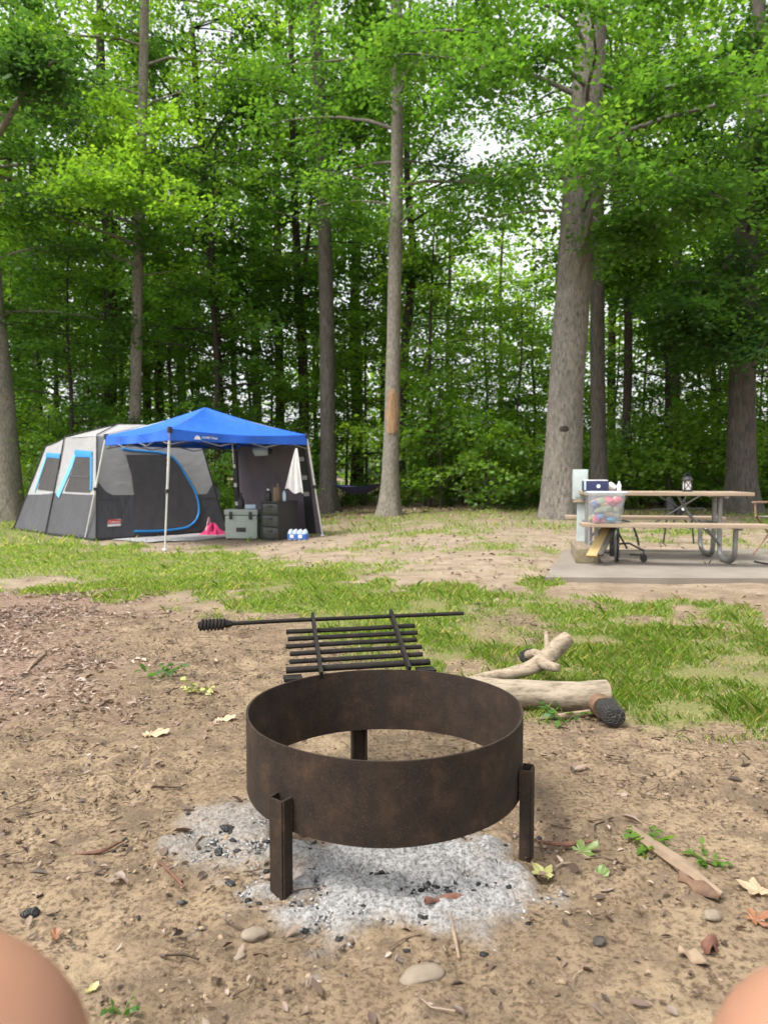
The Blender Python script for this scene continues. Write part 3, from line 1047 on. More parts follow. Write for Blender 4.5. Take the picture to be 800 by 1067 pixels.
def far_wood():
    rg = np.random.default_rng(77)
    n = 90000
    ang = rg.uniform(-.85, .85, n)
    D = rg.uniform(52, 72, n)
    x = np.tan(ang) * D
    z = rg.beta(1.1, 1.4, n) * 24
    cn = fbm(x * .16, D * .05, z * .22, 3, 5)
    k = (cn > .53) | (z < 4.5)
    pos = np.stack([x, D, z - .3], 1)[k]
    size = .42 * rg.uniform(.6, 1.4, len(pos))
    V, F = leaf_geo(pos, size, .42, .8, rg)
    me = np_mesh('far_woods', V, F, np.clip(rg.normal(.5, .2, len(pos)), 0, 1))
    tag(link_mesh('far_woods', me, M['leaf_bright'], smooth_=False), "green mass of far woods seen between the trunks", "woods", kind='stuff')  # plain yellow-green leaf colour, as on the nearer trees


far_wood()


# ------------------------------------------------------------------ object materials
def rust_mat():
    m, nt, b = new_mat("rusty_fire_steel")
    f = noise(nt, 14, 6, .65)
    st = noise(nt, 26, 4, .6, stretch=(1, 1, .08))
    fine = noise(nt, 160, 4, .7)
    c = ramp(nt, f, [(.32, (.019, .0135, .0105)), (.55, (.035, .0235, .0165)), (.75, (.064, .040, .025))])
    c = mixc(nt, ramp(nt, st, [(.45, (0, 0, 0)), (.7, (.6, .6, .6))]), c, (.022, .0175, .0145))
    c = mixc(nt, ramp(nt, fine, [(.55, (0, 0, 0)), (.75, (.45, .45, .45))]), c, (.095, .056, .033))
    c = mixc(nt, ramp(nt, noise(nt, 7, 7, .75), [(.54, (0, 0, 0)), (.72, (.2, .2, .2))]), c, (.095, .053, .030))
    c = mixc(nt, ramp(nt, noise(nt, 300, 2, .6), [(.62, (0, 0, 0)), (.72, (.5, .5, .5))]), c, (.16, .10, .065))
    nt.links.new(c, b.inputs['Base Color'])
    b.inputs['Roughness'].default_value = .78
    b.inputs['Metallic'].default_value = .1
    b.inputs['Specular IOR Level'].default_value = .25
    bump(nt, b, fine, .35, .0015)
    return m


def plank_mat(name, a, b_, along='x', rough=.8):
    st = (.08, 1, 1) if along == 'x' else (1, .08, 1)
    return simple(name, a, b_, 26, rough, bstr=.35, bdist=.003, stretch=st)


M['rust'] = rust_mat()
M['iron'] = simple("black_sooty_iron", (.011, .0105, .010), (.026, .0215, .018), 40, .8, 0, .3, .001, spec=.2)
M['log'] = bark_mat("weathered_log", (.33, .275, .205), (.085, .065, .046), 22, (.22, 1, 1), .8, .006)
M['limb'] = bark_mat("bleached_limb", (.34, .275, .20), (.10, .075, .052), 22, (.3, .8, .8), .8, .006)
M['log_end'] = simple("sawn_end_grain", (.33, .25, .165), (.20, .145, .09), 30, .9)
M['char'] = None
m_, nt_, b_ = new_mat("charred_wood")
vo = N(nt_, 'ShaderNodeTexVoronoi')
vo.feature = 'DISTANCE_TO_EDGE'
vo.inputs['Scale'].default_value = 62
nt_.links.new(N(nt_, 'ShaderNodeTexCoord').outputs['Object'], vo.inputs['Vector'])
nt_.links.new(ramp(nt_, vo.outputs['Distance'], [(0, (.11, .105, .10)), (.08, (.022, .021, .02)), (.3, (.011, .011, .011))]), b_.inputs['Base Color'])
b_.inputs['Roughness'].default_value = .6
bump(nt_, b_, ramp(nt_, vo.outputs['Distance'], [(0, (0, 0, 0)), (.12, (1, 1, 1))]), .9, .008)
M['char'] = m_
M['bark_orange'] = simple("orange_brown_bark", (.20, .115, .068), (.075, .045, .028), 30, .85, bstr=.5, bdist=.004)
M['bark_chip'] = simple("reddish_wood", (.19, .082, .05), (.085, .038, .026), 45, .8, bstr=.5, bdist=.003)
M['stick'] = simple("weathered_stick", (.32, .235, .155), (.17, .12, .08), 40, .9, bstr=.4, stretch=(.3, .3, .3))
M['stone'] = simple("pale_stone", (.235, .19, .142), (.16, .125, .09), 25, .85, bstr=.4, bdist=.003)
M['green_leaf'] = leaf_mat("fresh_green_leaf", [(0, (.13, .19, .045)), (.5, (.20, .26, .065)), (1, (.40, .38, .14))], (1.3, 1.3, .6), .3, .06)
M['tan_leaf'] = leaf_mat("dry_tan_leaf", [(0, (.32, .23, .14)), (.5, (.44, .34, .22)), (1, (.56, .45, .31))], (1.1, 1, .8), .2, .03)
M['orange_leaf'] = leaf_mat("orange_dead_leaf", [(0, (.17, .075, .04)), (.5, (.27, .12, .06)), (1, (.36, .18, .085))], (1.2, 1, .7), .2, .04)
M['tent_dark'] = simple("charcoal_tent_nylon", (.072, .071, .080), (.056, .055, .064), 3, .72, bstr=.8, bdist=.05, fine=3.2, stretch=(1, 1, .5))
M['tent_light'] = simple("light_grey_tent_nylon", (.35, .345, .352), (.30, .296, .305), 3, .7, bstr=.45, bdist=.05, fine=2.2, stretch=(1, 1, 1.6))
M['tent_mesh'] = simple("dark_window_mesh", (.055, .05, .052), (.038, .036, .038), 6, .8, bstr=.2, fine=60)
M['tent_door'] = simple("dark_grey_door_cloth", (.075, .071, .074), (.055, .052, .055), 4, .8, bstr=.5, bdist=.03, fine=4)
M['tent_blue'] = simple("bright_blue_trim", (.025, .25, .62), (.018, .20, .52), 12, .6, bstr=.2)
M['tent_sky'] = simple("sky_blue_trim", (.17, .47, .74), (.12, .40, .68), 12, .6, bstr=.2)
M['canopy'] = simple("royal_blue_canopy_cloth", (.012, .115, .60), (.010, .10, .53), 4, .62, bstr=.6, bdist=.05, fine=3.5)
M['canopy'].node_tree.nodes['Principled BSDF'].inputs['Subsurface Weight'].default_value = 0
M['white_metal'] = simple("white_enamel_tube", (.72, .72, .72), (.63, .63, .63), 8, .4, .1, .05)
M['grey_metal'] = simple("grey_steel_tube", (.25, .25, .25), (.20, .20, .20), 30, .42, .7, .1)
M['black'] = simple("black_plastic", (.016, .016, .017), (.025, .025, .026), 30, .5, bstr=.05)
M['wall_cloth'] = simple("dusky_mauve_grey_cloth", (.15, .128, .15), (.115, .098, .118), 2.2, .8, bstr=.6, bdist=.05, fine=3)
M['towel'] = simple("white_towel_cloth", (.74, .74, .73), (.64, .64, .64), 9, .95, bstr=.5, bdist=.01, fine=14)
M['cooler'] = simple("sage_grey_cooler_plastic", (.34, .385, .35), (.29, .33, .30), 6, .5, bstr=.08)
M['clear_drawer'] = simple("smoky_clear_plastic", (.055, .060, .058), (.022, .024, .024), 14, .3, bstr=.1, stretch=(1, 1, .4))
M['mat'] = simple("grey_woven_mat", (.40, .395, .40), (.24, .235, .24), 24, .95, bstr=.5, bdist=.006)
M['pink'] = simple("hot_pink_cloth", (.72, .055, .20), (.58, .035, .15), 10, .85, bstr=.5, bdist=.01)
M['pale_pink'] = simple("pale_pink_cloth", (.75, .48, .50), (.65, .38, .42), 10, .85, bstr=.4)
M['water_blue'] = simple("blue_bottle_wrap", (.045, .16, .55), (.03, .11, .42), 12, .3, bstr=.1)
M['water_clear'] = simple("pale_bottle_plastic", (.52, .62, .72), (.40, .52, .66), 14, .2, bstr=.1)
M['white'] = simple("white_plastic", (.74, .74, .73), (.68, .68, .67), 10, .45, bstr=.05)
M['red'] = simple("red_badge_cloth", (.55, .05, .05), (.48, .04, .04), 20, .6, bstr=.05)
M['table_wood'] = plank_mat("weathered_table_planks", (.36, .275, .195), (.25, .185, .13))
M['galv'] = simple("galvanised_pipe", (.30, .305, .30), (.22, .222, .22), 25, .45, .65, .15, .001)
M['concrete'] = simple("worn_concrete", (.235, .205, .172), (.165, .140, .114), 2.2, .95, bstr=.4, bdist=.004, fine=60)
M['timber'] = plank_mat("old_landscape_timber", (.27, .205, .15), (.15, .115, .08), 'y', .95)
M['timber_end'] = simple("mossy_timber_end", (.25, .215, .125), (.13, .105, .06), 22, .95, bstr=.5)
M['post'] = simple("pale_green_grey_paint", (.44, .50, .495), (.37, .42, .41), 7, .5, bstr=.06)
M['navy'] = simple("navy_cloth_box", (.028, .032, .10), (.02, .024, .075), 12, .75, bstr=.2)
M['plank_yellow'] = plank_mat("yellow_pine_board", (.42, .315, .135), (.33, .235, .10), 'y')
M['hammock'] = simple("navy_hammock_cloth", (.014, .020, .085), (.010, .014, .06), 6, .6, bstr=.3)
M['skin'] = None
m_, nt_, b_ = new_mat("tan_pink_skin")  # one even tan-pink skin tone, mottled at random
f_ = noise(nt_, 9, 4, .5)
nt_.links.new(ramp(nt_, f_, [(.3, (.33, .168, .107)), (.7, (.39, .205, .135))]), b_.inputs['Base Color'])
b_.inputs['Roughness'].default_value = .5
b_.inputs['Subsurface Weight'].default_value = .15
b_.inputs['Subsurface Radius'].default_value = (.01, .004, .002)
bump(nt_, b_, noise(nt_, 220, 3, .6), .12, .0008)
M['skin'] = m_
m_, nt_, b_ = new_mat("clear_tote_plastic")
b_.inputs['Base Color'].default_value = (.72, .76, .82, 1)
b_.inputs['Roughness'].default_value = .2
tr_ = N(nt_, 'ShaderNodeBsdfTransparent')
mx_ = N(nt_, 'ShaderNodeMixShader')
mx_.inputs[0].default_value = .10
nt_.links.new(tr_.outputs[0], mx_.inputs[1])
nt_.links.new(b_.outputs[0], mx_.inputs[2])
nt_.links.new(mx_.outputs[0], nt_.nodes['Material Output'].inputs['Surface'])
M['tote'] = m_


def text_part(txt, size, mat, parent, loc, rot, name, label=None, ext=.002):
    cu = bpy.data.curves.new(name, 'FONT')
    cu.body = txt
    cu.size = size
    cu.extrude = ext
    cu.align_x = 'CENTER'
    cu.align_y = 'CENTER'
    tmp = bpy.data.objects.new(name + "_curve", cu)
    COL.objects.link(tmp)
    bpy.context.view_layer.update()
    me = bpy.data.meshes.new_from_object(tmp.evaluated_get(bpy.context.evaluated_depsgraph_get()))
    bpy.data.objects.remove(tmp)
    bpy.data.curves.remove(cu)
    o = link_mesh(name, me, mat, parent, loc, False)
    o.rotation_mode = 'QUATERNION'
    o.rotation_quaternion = rot
    return o


def face_rot(xdir, ydir):
    x = Vector(xdir).normalized()
    y = Vector(ydir)
    y = (y - x * y.dot(x)).normalized()
    return Matrix((x, y, x.cross(y))).transposed().to_quaternion()


# ------------------------------------------------------------------ fire ring with its grill
RC = np.array([0.0, 1.97])
RR = .385
gz_r = gzf(*RC)
ring = thing('fire_ring', "round rusty steel campfire ring on three legs with its grill folded back", 'fire ring', (RC[0], RC[1], gz_r))
mb = MB()
nseg = 96
prof = [(RR, .150 - gz_r), (RR, .352 - gz_r), (RR - .006, .352 - gz_r), (RR - .006, .150 - gz_r)]
V, F = [], []
for (r, z) in prof:
    for k in range(nseg):
        a = 6.28318 * k / nseg
        rr = r + .0025 * math.sin(3 * a + 1) + .0012 * math.sin(7 * a)
        V.append((rr * math.cos(a), rr * math.sin(a), z + .003 * math.sin(2 * a + .6)))
for i in range(4):
    for k in range(nseg):
        F.append((i * nseg + k, i * nseg + (k + 1) % nseg, ((i + 1) % 4) * nseg + (k + 1) % nseg, ((i + 1) % 4) * nseg + k))
mb.add(V, F).build('ring', M['rust'], ring)
for th in (-38, 68, -168):                                   # degrees from the front, to the right
    t_ = math.radians(th)
    out = np.array([math.sin(t_), -math.cos(t_)])
    tan = np.array([math.cos(t_), math.sin(t_)])
    lb = MB()
    w, d, thk = .045, .027, .006
    top = .232
    gl = gzf(*(RC + out * RR)) - gz_r - .02
    # angle iron, its corner turned outward: two plates
    def pl(p, q, z0, z1):
        n_ = np.array([q[1] - p[1], -(q[0] - p[0])])
        n_ = n_ / np.linalg.norm(n_) * thk / 2
        poly = [p + n_, q + n_, q - n_, p - n_]
        lb.prism([tuple(v) for v in poly], z0, z1)
    A = out * (RR + .003) - tan * w / 2
    B = out * (RR + .003 + d) - tan * w * .42
    Cc = out * (RR + .003 + d) + tan * w * .5
    D_ = out * (RR + .003) + tan * w * .5
    pl(A, B, gl, top)
    pl(B + out * .0005, Cc + out * .0005, gl, top - .002)
    pl(Cc + tan * .002, D_ + tan * .002, gl, top + .001)
    lo_ = lb.build('leg', M['rust'], ring, smooth_=False)
    for e_ in (-1, 1):
        wb_ = MB()
        q0 = out * (RR + .004) + tan * (w / 2 + .003) * e_
        bead = [(q0[0] + .0008 * math.sin(z_ * 900), q0[1], z_) for z_ in np.linspace(.160 - gz_r, .226, 24)]
        wb_.tube(bead, [.0032 + .0010 * math.sin(k_ * 1.9) for k_ in range(24)], 6)
        wo_ = wb_.build('weld_bead', M['rust'], ring)
        wo_.parent = lo_
TH = math.radians(12.7)
gx_, gy_ = np.array([math.cos(TH), math.sin(TH)]), np.array([-math.sin(TH), math.cos(TH)])


def G(u, v, h=0.0):
    """grill coordinates: u along the hinge, v away from the ring, rising backwards"""
    p = gx_ * u + gy_ * (RR + v)
    return np.array([p[0], p[1], .360 - gz_r + .52 * v + h])


grill = MB()
for i, v in enumerate((.040, .074, .108, .142, .177)):
    e = .006 * math.sin(i * 2.3)
    grill.tube([G(-.226 + e, v), G(0, v, .002 * math.sin(i)), G(.232 + .002 * i + e, v)], [.0085] * 3, 8)
grill.build('grill_bars', M['iron'], ring)
for u0, u1 in ((-.13, -.125), (.165, .165)):
    fb = MB()
    a0, a1 = G(u0, -.040, .012), G(u1, .236, .012)
    dv = (a1 - a0) / np.linalg.norm(a1 - a0)
    sv = np.array([gx_[0], gx_[1], 0])
    uv = np.cross(sv, dv)
    P = []
    for q in (a0, a1):
        for s_, t_ in ((-1, -1), (1, -1), (1, 1), (-1, 1)):
            P.append(q + sv * .0055 * s_ + uv * .014 * t_)
    fb.add(P, [(3, 2, 1, 0), (4, 5, 6, 7), (0, 1, 5, 4), (1, 2, 6, 5), (2, 3, 7, 6), (3, 0, 4, 7)])
    fb.build('side_bar', M['iron'], ring, smooth_=False)
hb = MB()
hb.tube([G(-.24, .012, -.006), G(.25, .012, -.006)], [.011, .011], 10)
hb.box(G(-.22, -.012, -.014), (.06, .05, .01), TH).box(G(.23, -.012, -.014), (.06, .05, .01), TH)
hb.build('hinge', M['iron'], ring)
rod = MB()
rod.tube([G(-.43, .212, .012), G(-.2, .212, .014), G(.2, .212, .013), G(.44, .212, .012)], [.0075] * 4, 9)
ro = rod.build('handle', M['iron'], ring)
co = MB()
pts = []
for k in range(7 * 14 + 1):
    a = 6.28318 * k / 14
    u = -.435 - .085 * k / (7 * 14)
    c = G(u, .212, .012)
    pts.append(c + (np.array([gy_[0], gy_[1], .35]) * math.cos(a) + np.array([0, 0, 1]) * math.sin(a)) * .0145)
co.tube(pts, [.0052] * len(pts), 6)
co.tube([G(-.525, .212, .012), G(-.425, .212, .012)], [.012, .012], 8)
co.tube([G(-.432, .212, .012), G(-.41, .212, .012)], [.016, .010], 8)
cg = co.build('spiral_grip', M['iron'], ring, world=False)
cg.parent = ro

# ------------------------------------------------------------------ firewood behind the ring
p0, p1 = np.array([.30, 3.02, 0]), np.array([.945, 2.96, 0])
for p in (p0, p1):
    p[2] = gzf(p[0], p[1]) + .062
log = thing('log', "pale weathered straight log lying behind the fire ring's right side", 'log', tuple(p0))
mb = MB()
n = 30
pp = [p0 + (p1 - p0) * t + np.array([0, 0, .004 * math.sin(5 * t)]) for t in np.linspace(0, 1, n)]
mb.tube(pp, [.064 + .004 * math.sin(7 * t + 1) for t in np.linspace(0, 1, n)], 26, cap=False, wob=.12, seed=4)
mb.build('bark', M['log'], log, world=True)
for p, s_ in ((p0, -1), (p1, 1)):
    eb = MB()
    dv = (p1 - p0) / np.linalg.norm(p1 - p0) * s_
    eb.tube([p - dv * .004, p + dv * .003, p + dv * .007], [.063, .0635, .058], 22)
    eb.build('cut_end', M['log_end'], log, world=True, angle=20)
kb = MB()
kc = p0 + (p1 - p0) * .22 + np.array([0, -.06, -.005])
kb.lathe([(.016, 0), (.014, .007), (.006, .011)], n=10)
kb.v = [(x + kc[0], -z + kc[1], y + kc[2]) for x, y, z in kb.v]
kb.build('knot', M['log'], log, world=True)

F0 = at(478, 710, 3.22)
F0[2] = gzf(F0[0], F0[1]) + .04
fl = thing('forked_limb', "bleached forked tree limb lying behind the straight pale log", 'limb', tuple(F0))
mb = MB()
main = [tuple(F0) + (.026,)] + [tuple(at(a, b, d)) + (r,) for a, b, d, r in ((505, 706, 3.24, .030), (530, 702, 3.26, .034), (552, 696, 3.27, .041), (568, 687, 3.28, .050), (579, 676, 3.30, .043), (587, 668, 3.32, .041), (592, 664, 3.33, .036))]
sp = smooth_path(main, 5)
mb.tube(sp[:, :3], sp[:, 3] * .86, 16, wob=.16, seed=6)
for br in ([(562, 690, 3.26, .040), (572, 694, 3.21, .032), (580, 696, 3.18, .027), (582, 696.5, 3.172, .020)],
           [(571, 684, 3.30, .034), (570, 672, 3.33, .022), (569, 663, 3.35, .016), (569, 658, 3.36, .013)],
           [(566, 686, 3.32, .034), (558, 681, 3.42, .032), (550, 683, 3.52, .034)]):
    sp = smooth_path([tuple(at(a, b, d)) + (r,) for a, b, d, r in br], 4)
    mb.tube(sp[:, :3], sp[:, 3] * .74, 12, wob=.2, seed=8)
mb.build('wood', M['limb'], fl, world=True, angle=60)
db = MB()
e0, e1 = at(551, 683, 3.51), at(546.5, 684.5, 3.57)
db.tube([e0, e0 * .5 + e1 * .5, e1], [.0355, .037, .028], 12, wob=.2, seed=2)
db.build('burnt_end', M['char'], fl, world=True)

c0, c1 = np.array([.885, 2.96, 0]), np.array([.90, 2.735, 0])
for c in (c0, c1):
    c[2] = gzf(c[0], c[1]) + .052
bl = thing('charred_log', "short half burnt log with black charred end beside the straight pale log", 'log', tuple(c0))
dv = c1 - c0
mb = MB()
mb.tube([c0 - dv * .1, c0, c0 + dv * .25, c0 + dv * .5], [.038, .043, .045, .044], 18, wob=.12, seed=3)
mb.build('bark', M['bark_orange'], bl, world=True)
cb = MB()
cb.tube([c0 + dv * .38 + np.array([.014, 0, 0]), c0 + dv * .55 + np.array([.010, 0, .002]), c0 + dv * .8, c0 + dv * .97, c0 + dv * 1.03, c0 + dv * 1.05], [.036, .044, .046, .045, .039, .026], 26, wob=.22, seed=5)
cb.build('charred_end', M['char'], bl, world=True)


def ground_stick(name, label, cat, mat, px, radii, lift=0.0, n=8, wob=.15):
    """a stick or strip lying on the ground along photo points (px, py)"""
    pts = []
    for (a, b) in px:
        D = CAM_H * FPX / max(5, b - 495)
        for _ in range(6):
            p = at(a, b, D)
            z = gzf(p[0], p[1])
            d = ray(a, b)
            D = (z - CAM_H) / d[2] * d[1]
        p = at(a, b, D)
        pts.append(p)
    pts = np.array(pts)
    rad = np.array(radii)
    sp = smooth_path(np.hstack([pts, rad[:, None]]), 5)
    sp[:, 2] = gz(sp[:, 0], sp[:, 1]) + sp[:, 3] * .8 + lift + .006
    mb = MB()
    mb.tube(sp[:, :3], sp[:, 3], n, wob=wob, seed=len(label))
    o = mb.build(name, mat, loc=tuple(sp[0, :3]))
    return tag(o, label, cat)


def ground_pt(px, py):
    d = ray(px, py)
    D = 2.0
    for _ in range(12):
        p = at(px, py, D)
        z = gzf(p[0], p[1])
        D = (z - CAM_H) / d[2] * d[1]
    return at(px, py, D)


ground_stick('stick', "thin pale stick poking out beneath the straight log beside the charred one", 'stick', M['stick'], [(560, 752), (590, 749), (622, 745)], [.006, .012, .013])
ground_stick('stick', "long flat weathered stick on the dirt at right below the logs", 'stick', M['stick'], [(656, 868), (676, 885), (700, 903), (722, 918), (752, 938)], [.010, .015, .017, .016, .008], wob=.25)
ground_stick('stick', "thin straight twig standing out in the dirt below the ash", 'stick', M['stick'], [(468, 948), (472, 972), (478, 1003)], [.003, .004, .003])
ground_stick('stick', "slender bent twig lying near the ash's lower left side", 'stick', M['bark_chip'], [(165, 900), (178, 913), (192, 928)], [.003, .004, .0025])
ground_stick('stick', "dark thick twig on the dirt at far left above the bare knee", 'stick', M['bark_chip'], [(80, 893), (105, 891), (127, 880)], [.003, .005, .003])
ground_stick('stick', "pale diagonal stick lying in the leaf litter at left", 'stick', M['stick'], [(28, 702), (37, 692), (47, 683)], [.004, .009, .005])
ground_stick('stick', "dark twig curving across the dirt just right of the ash", 'stick', M['bark_chip'], [(560, 880), (588, 884), (616, 880)], [.004, .007, .004])


def chunk(name, label, cat, mat, px, py, size, rz, seed, jag=.25, sink=.3):
    """one angular lump resting on the ground"""
    import bmesh
    p = ground_pt(px, py)
    bm = bmesh.new()
    bmesh.ops.create_icosphere(bm, subdivisions=3, radius=1)
    rg = np.random.default_rng(seed)
    off = rg.uniform(0, 50, 3)
    for v in bm.verts:
        c = np.array(v.co)
        k = 1 + jag * 2 * (float(vnoise(np.array([c[0] * 1.4 + off[0]]), np.array([c[1] * 1.4 + off[1]]), np.array([c[2] * 1.4 + off[2]]), seed)[0]) - .5)
        k += jag * .5 * (float(vnoise(np.array([c[0] * 4 + off[0]]), np.array([c[1] * 4 + off[1]]), np.array([c[2] * 4 + off[2]]), seed)[0]) - .5)
        v.co = Vector((c[0] * size[0] * k, c[1] * size[1] * k, c[2] * size[2] * k))
    me = bpy.data.meshes.new(name)
    bm.to_mesh(me)
    bm.free()
    o = link_mesh(name, me, mat, None, (p[0], p[1], p[2] + size[2] * (1 - sink)))
    o.rotation_euler = (0, 0, rz)
    return tag(o, label, cat)


chunk('stone', "pale flat stone on the dirt just below the ash's lower left edge", 'stone', M['stone'], 265, 978, (.028, .022, .013), .4, 1)
chunk('stone', "small pale grey stone below the orange-brown bark piece at right", 'stone', M['stone'], 741, 958, (.021, .016, .012), .2, 2)
chunk('stone', "brown rounded stone on the dirt in front of the ring's right side", 'stone', M['bark_brown'], 624, 984, (.016, .011, .009), .1, 3)
chunk('stone', "flat pale stone half sunk in the dirt at the photo's bottom middle", 'stone', M['stone'], 440, 1018, (.05, .03, .010), .2, 4, sink=.5)
chunk('stone', "small tan stone beside the dry leaf left of the ring", 'stone', M['stone'], 250, 1000, (.014, .010, .007), .9, 5)
for i, (a, b, s_, l) in enumerate(((237, 866, .022, "largest black charcoal lump on the ash left of the ring's front leg"), (228, 890, .016, "long black charcoal lump on the ash's far left"), (240, 923, .015, "black charcoal lump at the ash's lower left edge"),
                                   (32, 955, .020, "dark charcoal lump in the dirt above the bare left knee"), (214, 858, .010, "small black charcoal crumb at the top left of the ash"))):
    chunk('charcoal_lump', l, 'charcoal', M['char'], a, b, (s_, s_ * .6, s_ * .5), i * 1.3, 20 + i, .4)


def bark_piece(label, mat, px, rz, L, W, curl, name='bark_piece', cat='bark'):
    p = ground_pt(*px)
    mb = MB()

    def top(a, b, t=0):
        u = (a - .5) * L
        ww = W * (1 - .55 * abs(2 * a - 1) ** 2.2) * (.85 + .15 * math.sin(a * 17))
        v = (b - .5) * ww
        return (u, v + .1 * W * math.sin(a * 5), .008 + curl * (1 - (2 * b - 1) ** 2) + .006 * math.sin(a * 9 + b * 3) + t)
    mb.grid(lambda a, b: top(a, b, .004), 16, 6)
    mb.grid(lambda a, b: top(1 - a, b, 0), 16, 6)
    nu = 17
    rim = [i for i in range(nu)] + [nu * j + 16 for j in range(1, 7)] + [nu * 6 + i for i in range(15, -1, -1)] + [nu * j for j in range(5, 0, -1)]
    off = nu * 7

    def under(i):
        r_, c_ = divmod(i, nu)
        return off + r_ * nu + (16 - c_)
    for k in range(len(rim)):
        a, b = rim[k], rim[(k + 1) % len(rim)]
        mb.f.append((b, a, under(a), under(b)))
    o = mb.build(name, mat, loc=None, angle=60)
    o.location = tuple(p + np.array([0, 0, .001]))
    o.rotation_euler = (0, .05, rz)
    return tag(o, label, cat)


bark_piece("orange-brown curled bark piece lying on the flat weathered stick", M['bark_orange'], (728, 930), -.85, .10, .05, .012)
bark_piece("reddish split wood shard lying at the lower edge of the ash", M['bark_chip'], (464, 943), .30, .105, .024, .008, 'wood_shard', 'wood shard')
bark_piece("brown curled bark scrap standing on edge near the bare right knee", M['bark_chip'], (740, 992), 1.3, .05, .035, .014)
bark_piece("flat tan bark scrap left of the upright brown scrap at lower right", M['stick'], (722, 1002), -.6, .06, .036, .004)


def maple_leaf(label, mat, px, rz, s, tint, curl=.25, lobes=5, name='fallen_leaf'):
    p = ground_pt(*px)
    pts = []
    n = 60
    for k in range(n):
        a = 2 * math.pi * k / n
        r = .45 + .55 * abs(math.cos(lobes * a / 2)) ** 1.4 if lobes else (.38 + .62 * abs(math.cos(a)) ** 1.6)
        r *= .72 + .28 * math.cos(a)
        r *= 1 + .06 * math.sin(a * 19)
        pts.append((r * math.cos(a), r * math.sin(a)))
    V = [(0, 0, .02 * s)]
    rings = 5
    for i in range(1, rings + 1):
        t = i / rings
        for x, y in pts:
            xx, yy = x * t, y * t
            z = curl * (xx * xx * .5 + abs(yy) * .45) + .06 * math.sin(9 * math.atan2(yy, xx)) * t
            V.append((xx * s, yy * s, z * s))
    F = [(0, 1 + k, 1 + (k + 1) % n) for k in range(n)]
    for i in range(rings - 1):
        for k in range(n):
            a, b = 1 + i * n + k, 1 + i * n + (k + 1) % n
            F.append((a, a + n, b + n, b))
    me = bpy.data.meshes.new(name)
    me.from_pydata(V, [], F)
    a_ = me.attributes.new('tint', 'FLOAT', 'FACE')
    rg = np.random.default_rng(int(px[0]))
    a_.data.foreach_set('value', np.clip(tint + rg.normal(0, .1, len(F)), 0, 1).astype(np.float32))
    o = link_mesh(name, me, mat)
    o.location = tuple(p + np.array([0, 0, .008]))
    o.rotation_euler = (.08, -.05, rz)
    return tag(o, label, 'leaf')


maple_leaf("yellow-green lobed leaf lying right of the ring's right leg", M['green_leaf'], (568, 915), 2.2, .045, .95, .5)
maple_leaf("fresh green leaf standing upright right of the yellow-green leaf", M['green_leaf'], (624, 918), .9, .036, .1, .7, 0)
maple_leaf("green leaf cluster on dark twigs just right of the ring", M['green_leaf'], (606, 890), .3, .05, .15, .5)
maple_leaf("orange dead leaf at the right edge beside the small pale stone", M['orange_leaf'], (786, 962), .3, .04, .5, .35)
maple_leaf("orange curled leaf on dark dirt above the bare left knee", M['orange_leaf'], (58, 981), 2.0, .022, .4, .8, 0)
maple_leaf("pale tan leaf lying left of the fire ring's rim", M['tan_leaf'], (231, 752), .2, .055, .7, .3, 0)
maple_leaf("broad tan leaf on the dirt midway between leaf litter and ring", M['tan_leaf'], (157, 767), .1, .07, .55, .2, 0)
maple_leaf("tan leaf at the photo's right edge below the logs", M['tan_leaf'], (790, 932), 2.6, .055, .5, .4)
maple_leaf("pale yellow leaf tip beside the bare left knee", M['green_leaf'], (94, 1036), .8, .018, 1, .6, 0)


# ---- little weeds
def weed(label, px, s, n, mat, seed, tint=.4):
    p = ground_pt(*px)
    rg = np.random.default_rng(seed)
    t = thing('weed', label, 'weed', tuple(p))
    mb = MB()
    pos, dirs = [], []
    for k in range(n):
        az = rg.uniform(0, 6.283)
        L = s * rg.uniform(.5, 1)
        e = np.array([math.cos(az) * L, math.sin(az) * L, L * rg.uniform(.25, .8)])
        mb.tube([(0, 0, -.005), e * .5 + np.array([0, 0, L * .15]), e], [.0015, .0012, .0008], 5)
        for q in (.45, .75, 1.0):
            pos.append(e * q + np.array([0, 0, L * .05]))
            dirs.append(np.array([math.cos(az + rg.normal(0, .9)), math.sin(az + rg.normal(0, .9)), .15]))
    mb.build('stems', M['grass'], t)
    V, F = leaf_geo(np.array(pos), s * .55 * rg.uniform(.6, 1.1, len(pos)), .3, .5, rg, dirs=np.array(dirs))
    me = np_mesh('foliage', V, F, np.clip(rg.normal(tint, .15, len(F)), 0, 1))
    link_mesh('foliage', me, mat, t, smooth_=False)
    return t


weed("small green weed growing from bare dirt left of the grill handle", (168, 706), .10, 9, M['leaf_mid'], 1)
weed("green sprig growing at the foot of the straight pale log", (588, 752), .09, 9, M['leaf_mid'], 2)
weed("thin green grassy weed along the flat weathered stick", (668, 882), .07, 10, M['leaf_bright'], 3)
weed("tiny green sprout near the bare left knee", (128, 1056), .03, 6, M['leaf_mid'], 4)
weed("pale yellowish weed tuft in the dirt above the ring's left side", (205, 722), .08, 9, M['green_leaf'], 5, .9)
weed("short green tuft between bark piece and right edge", (738, 900), .05, 9, M['leaf_bright'], 6)

# ------------------------------------------------------------------ cabin tent
T0 = np.array([-5.65, 13.9]); tu = np.array([-.735, .678]); tv = np.array([.678, .735])
TB = gzf(*T0) + .01
LA, LB = 4.2, 3.05
tent = thing('cabin_tent', "large grey cabin tent with light upper walls and blue trimmed windows and door", 'tent', (T0[0], T0[1], TB))


def TP(s, t, z):
    return np.array([*(T0 + tu * s + tv * t), TB + z])


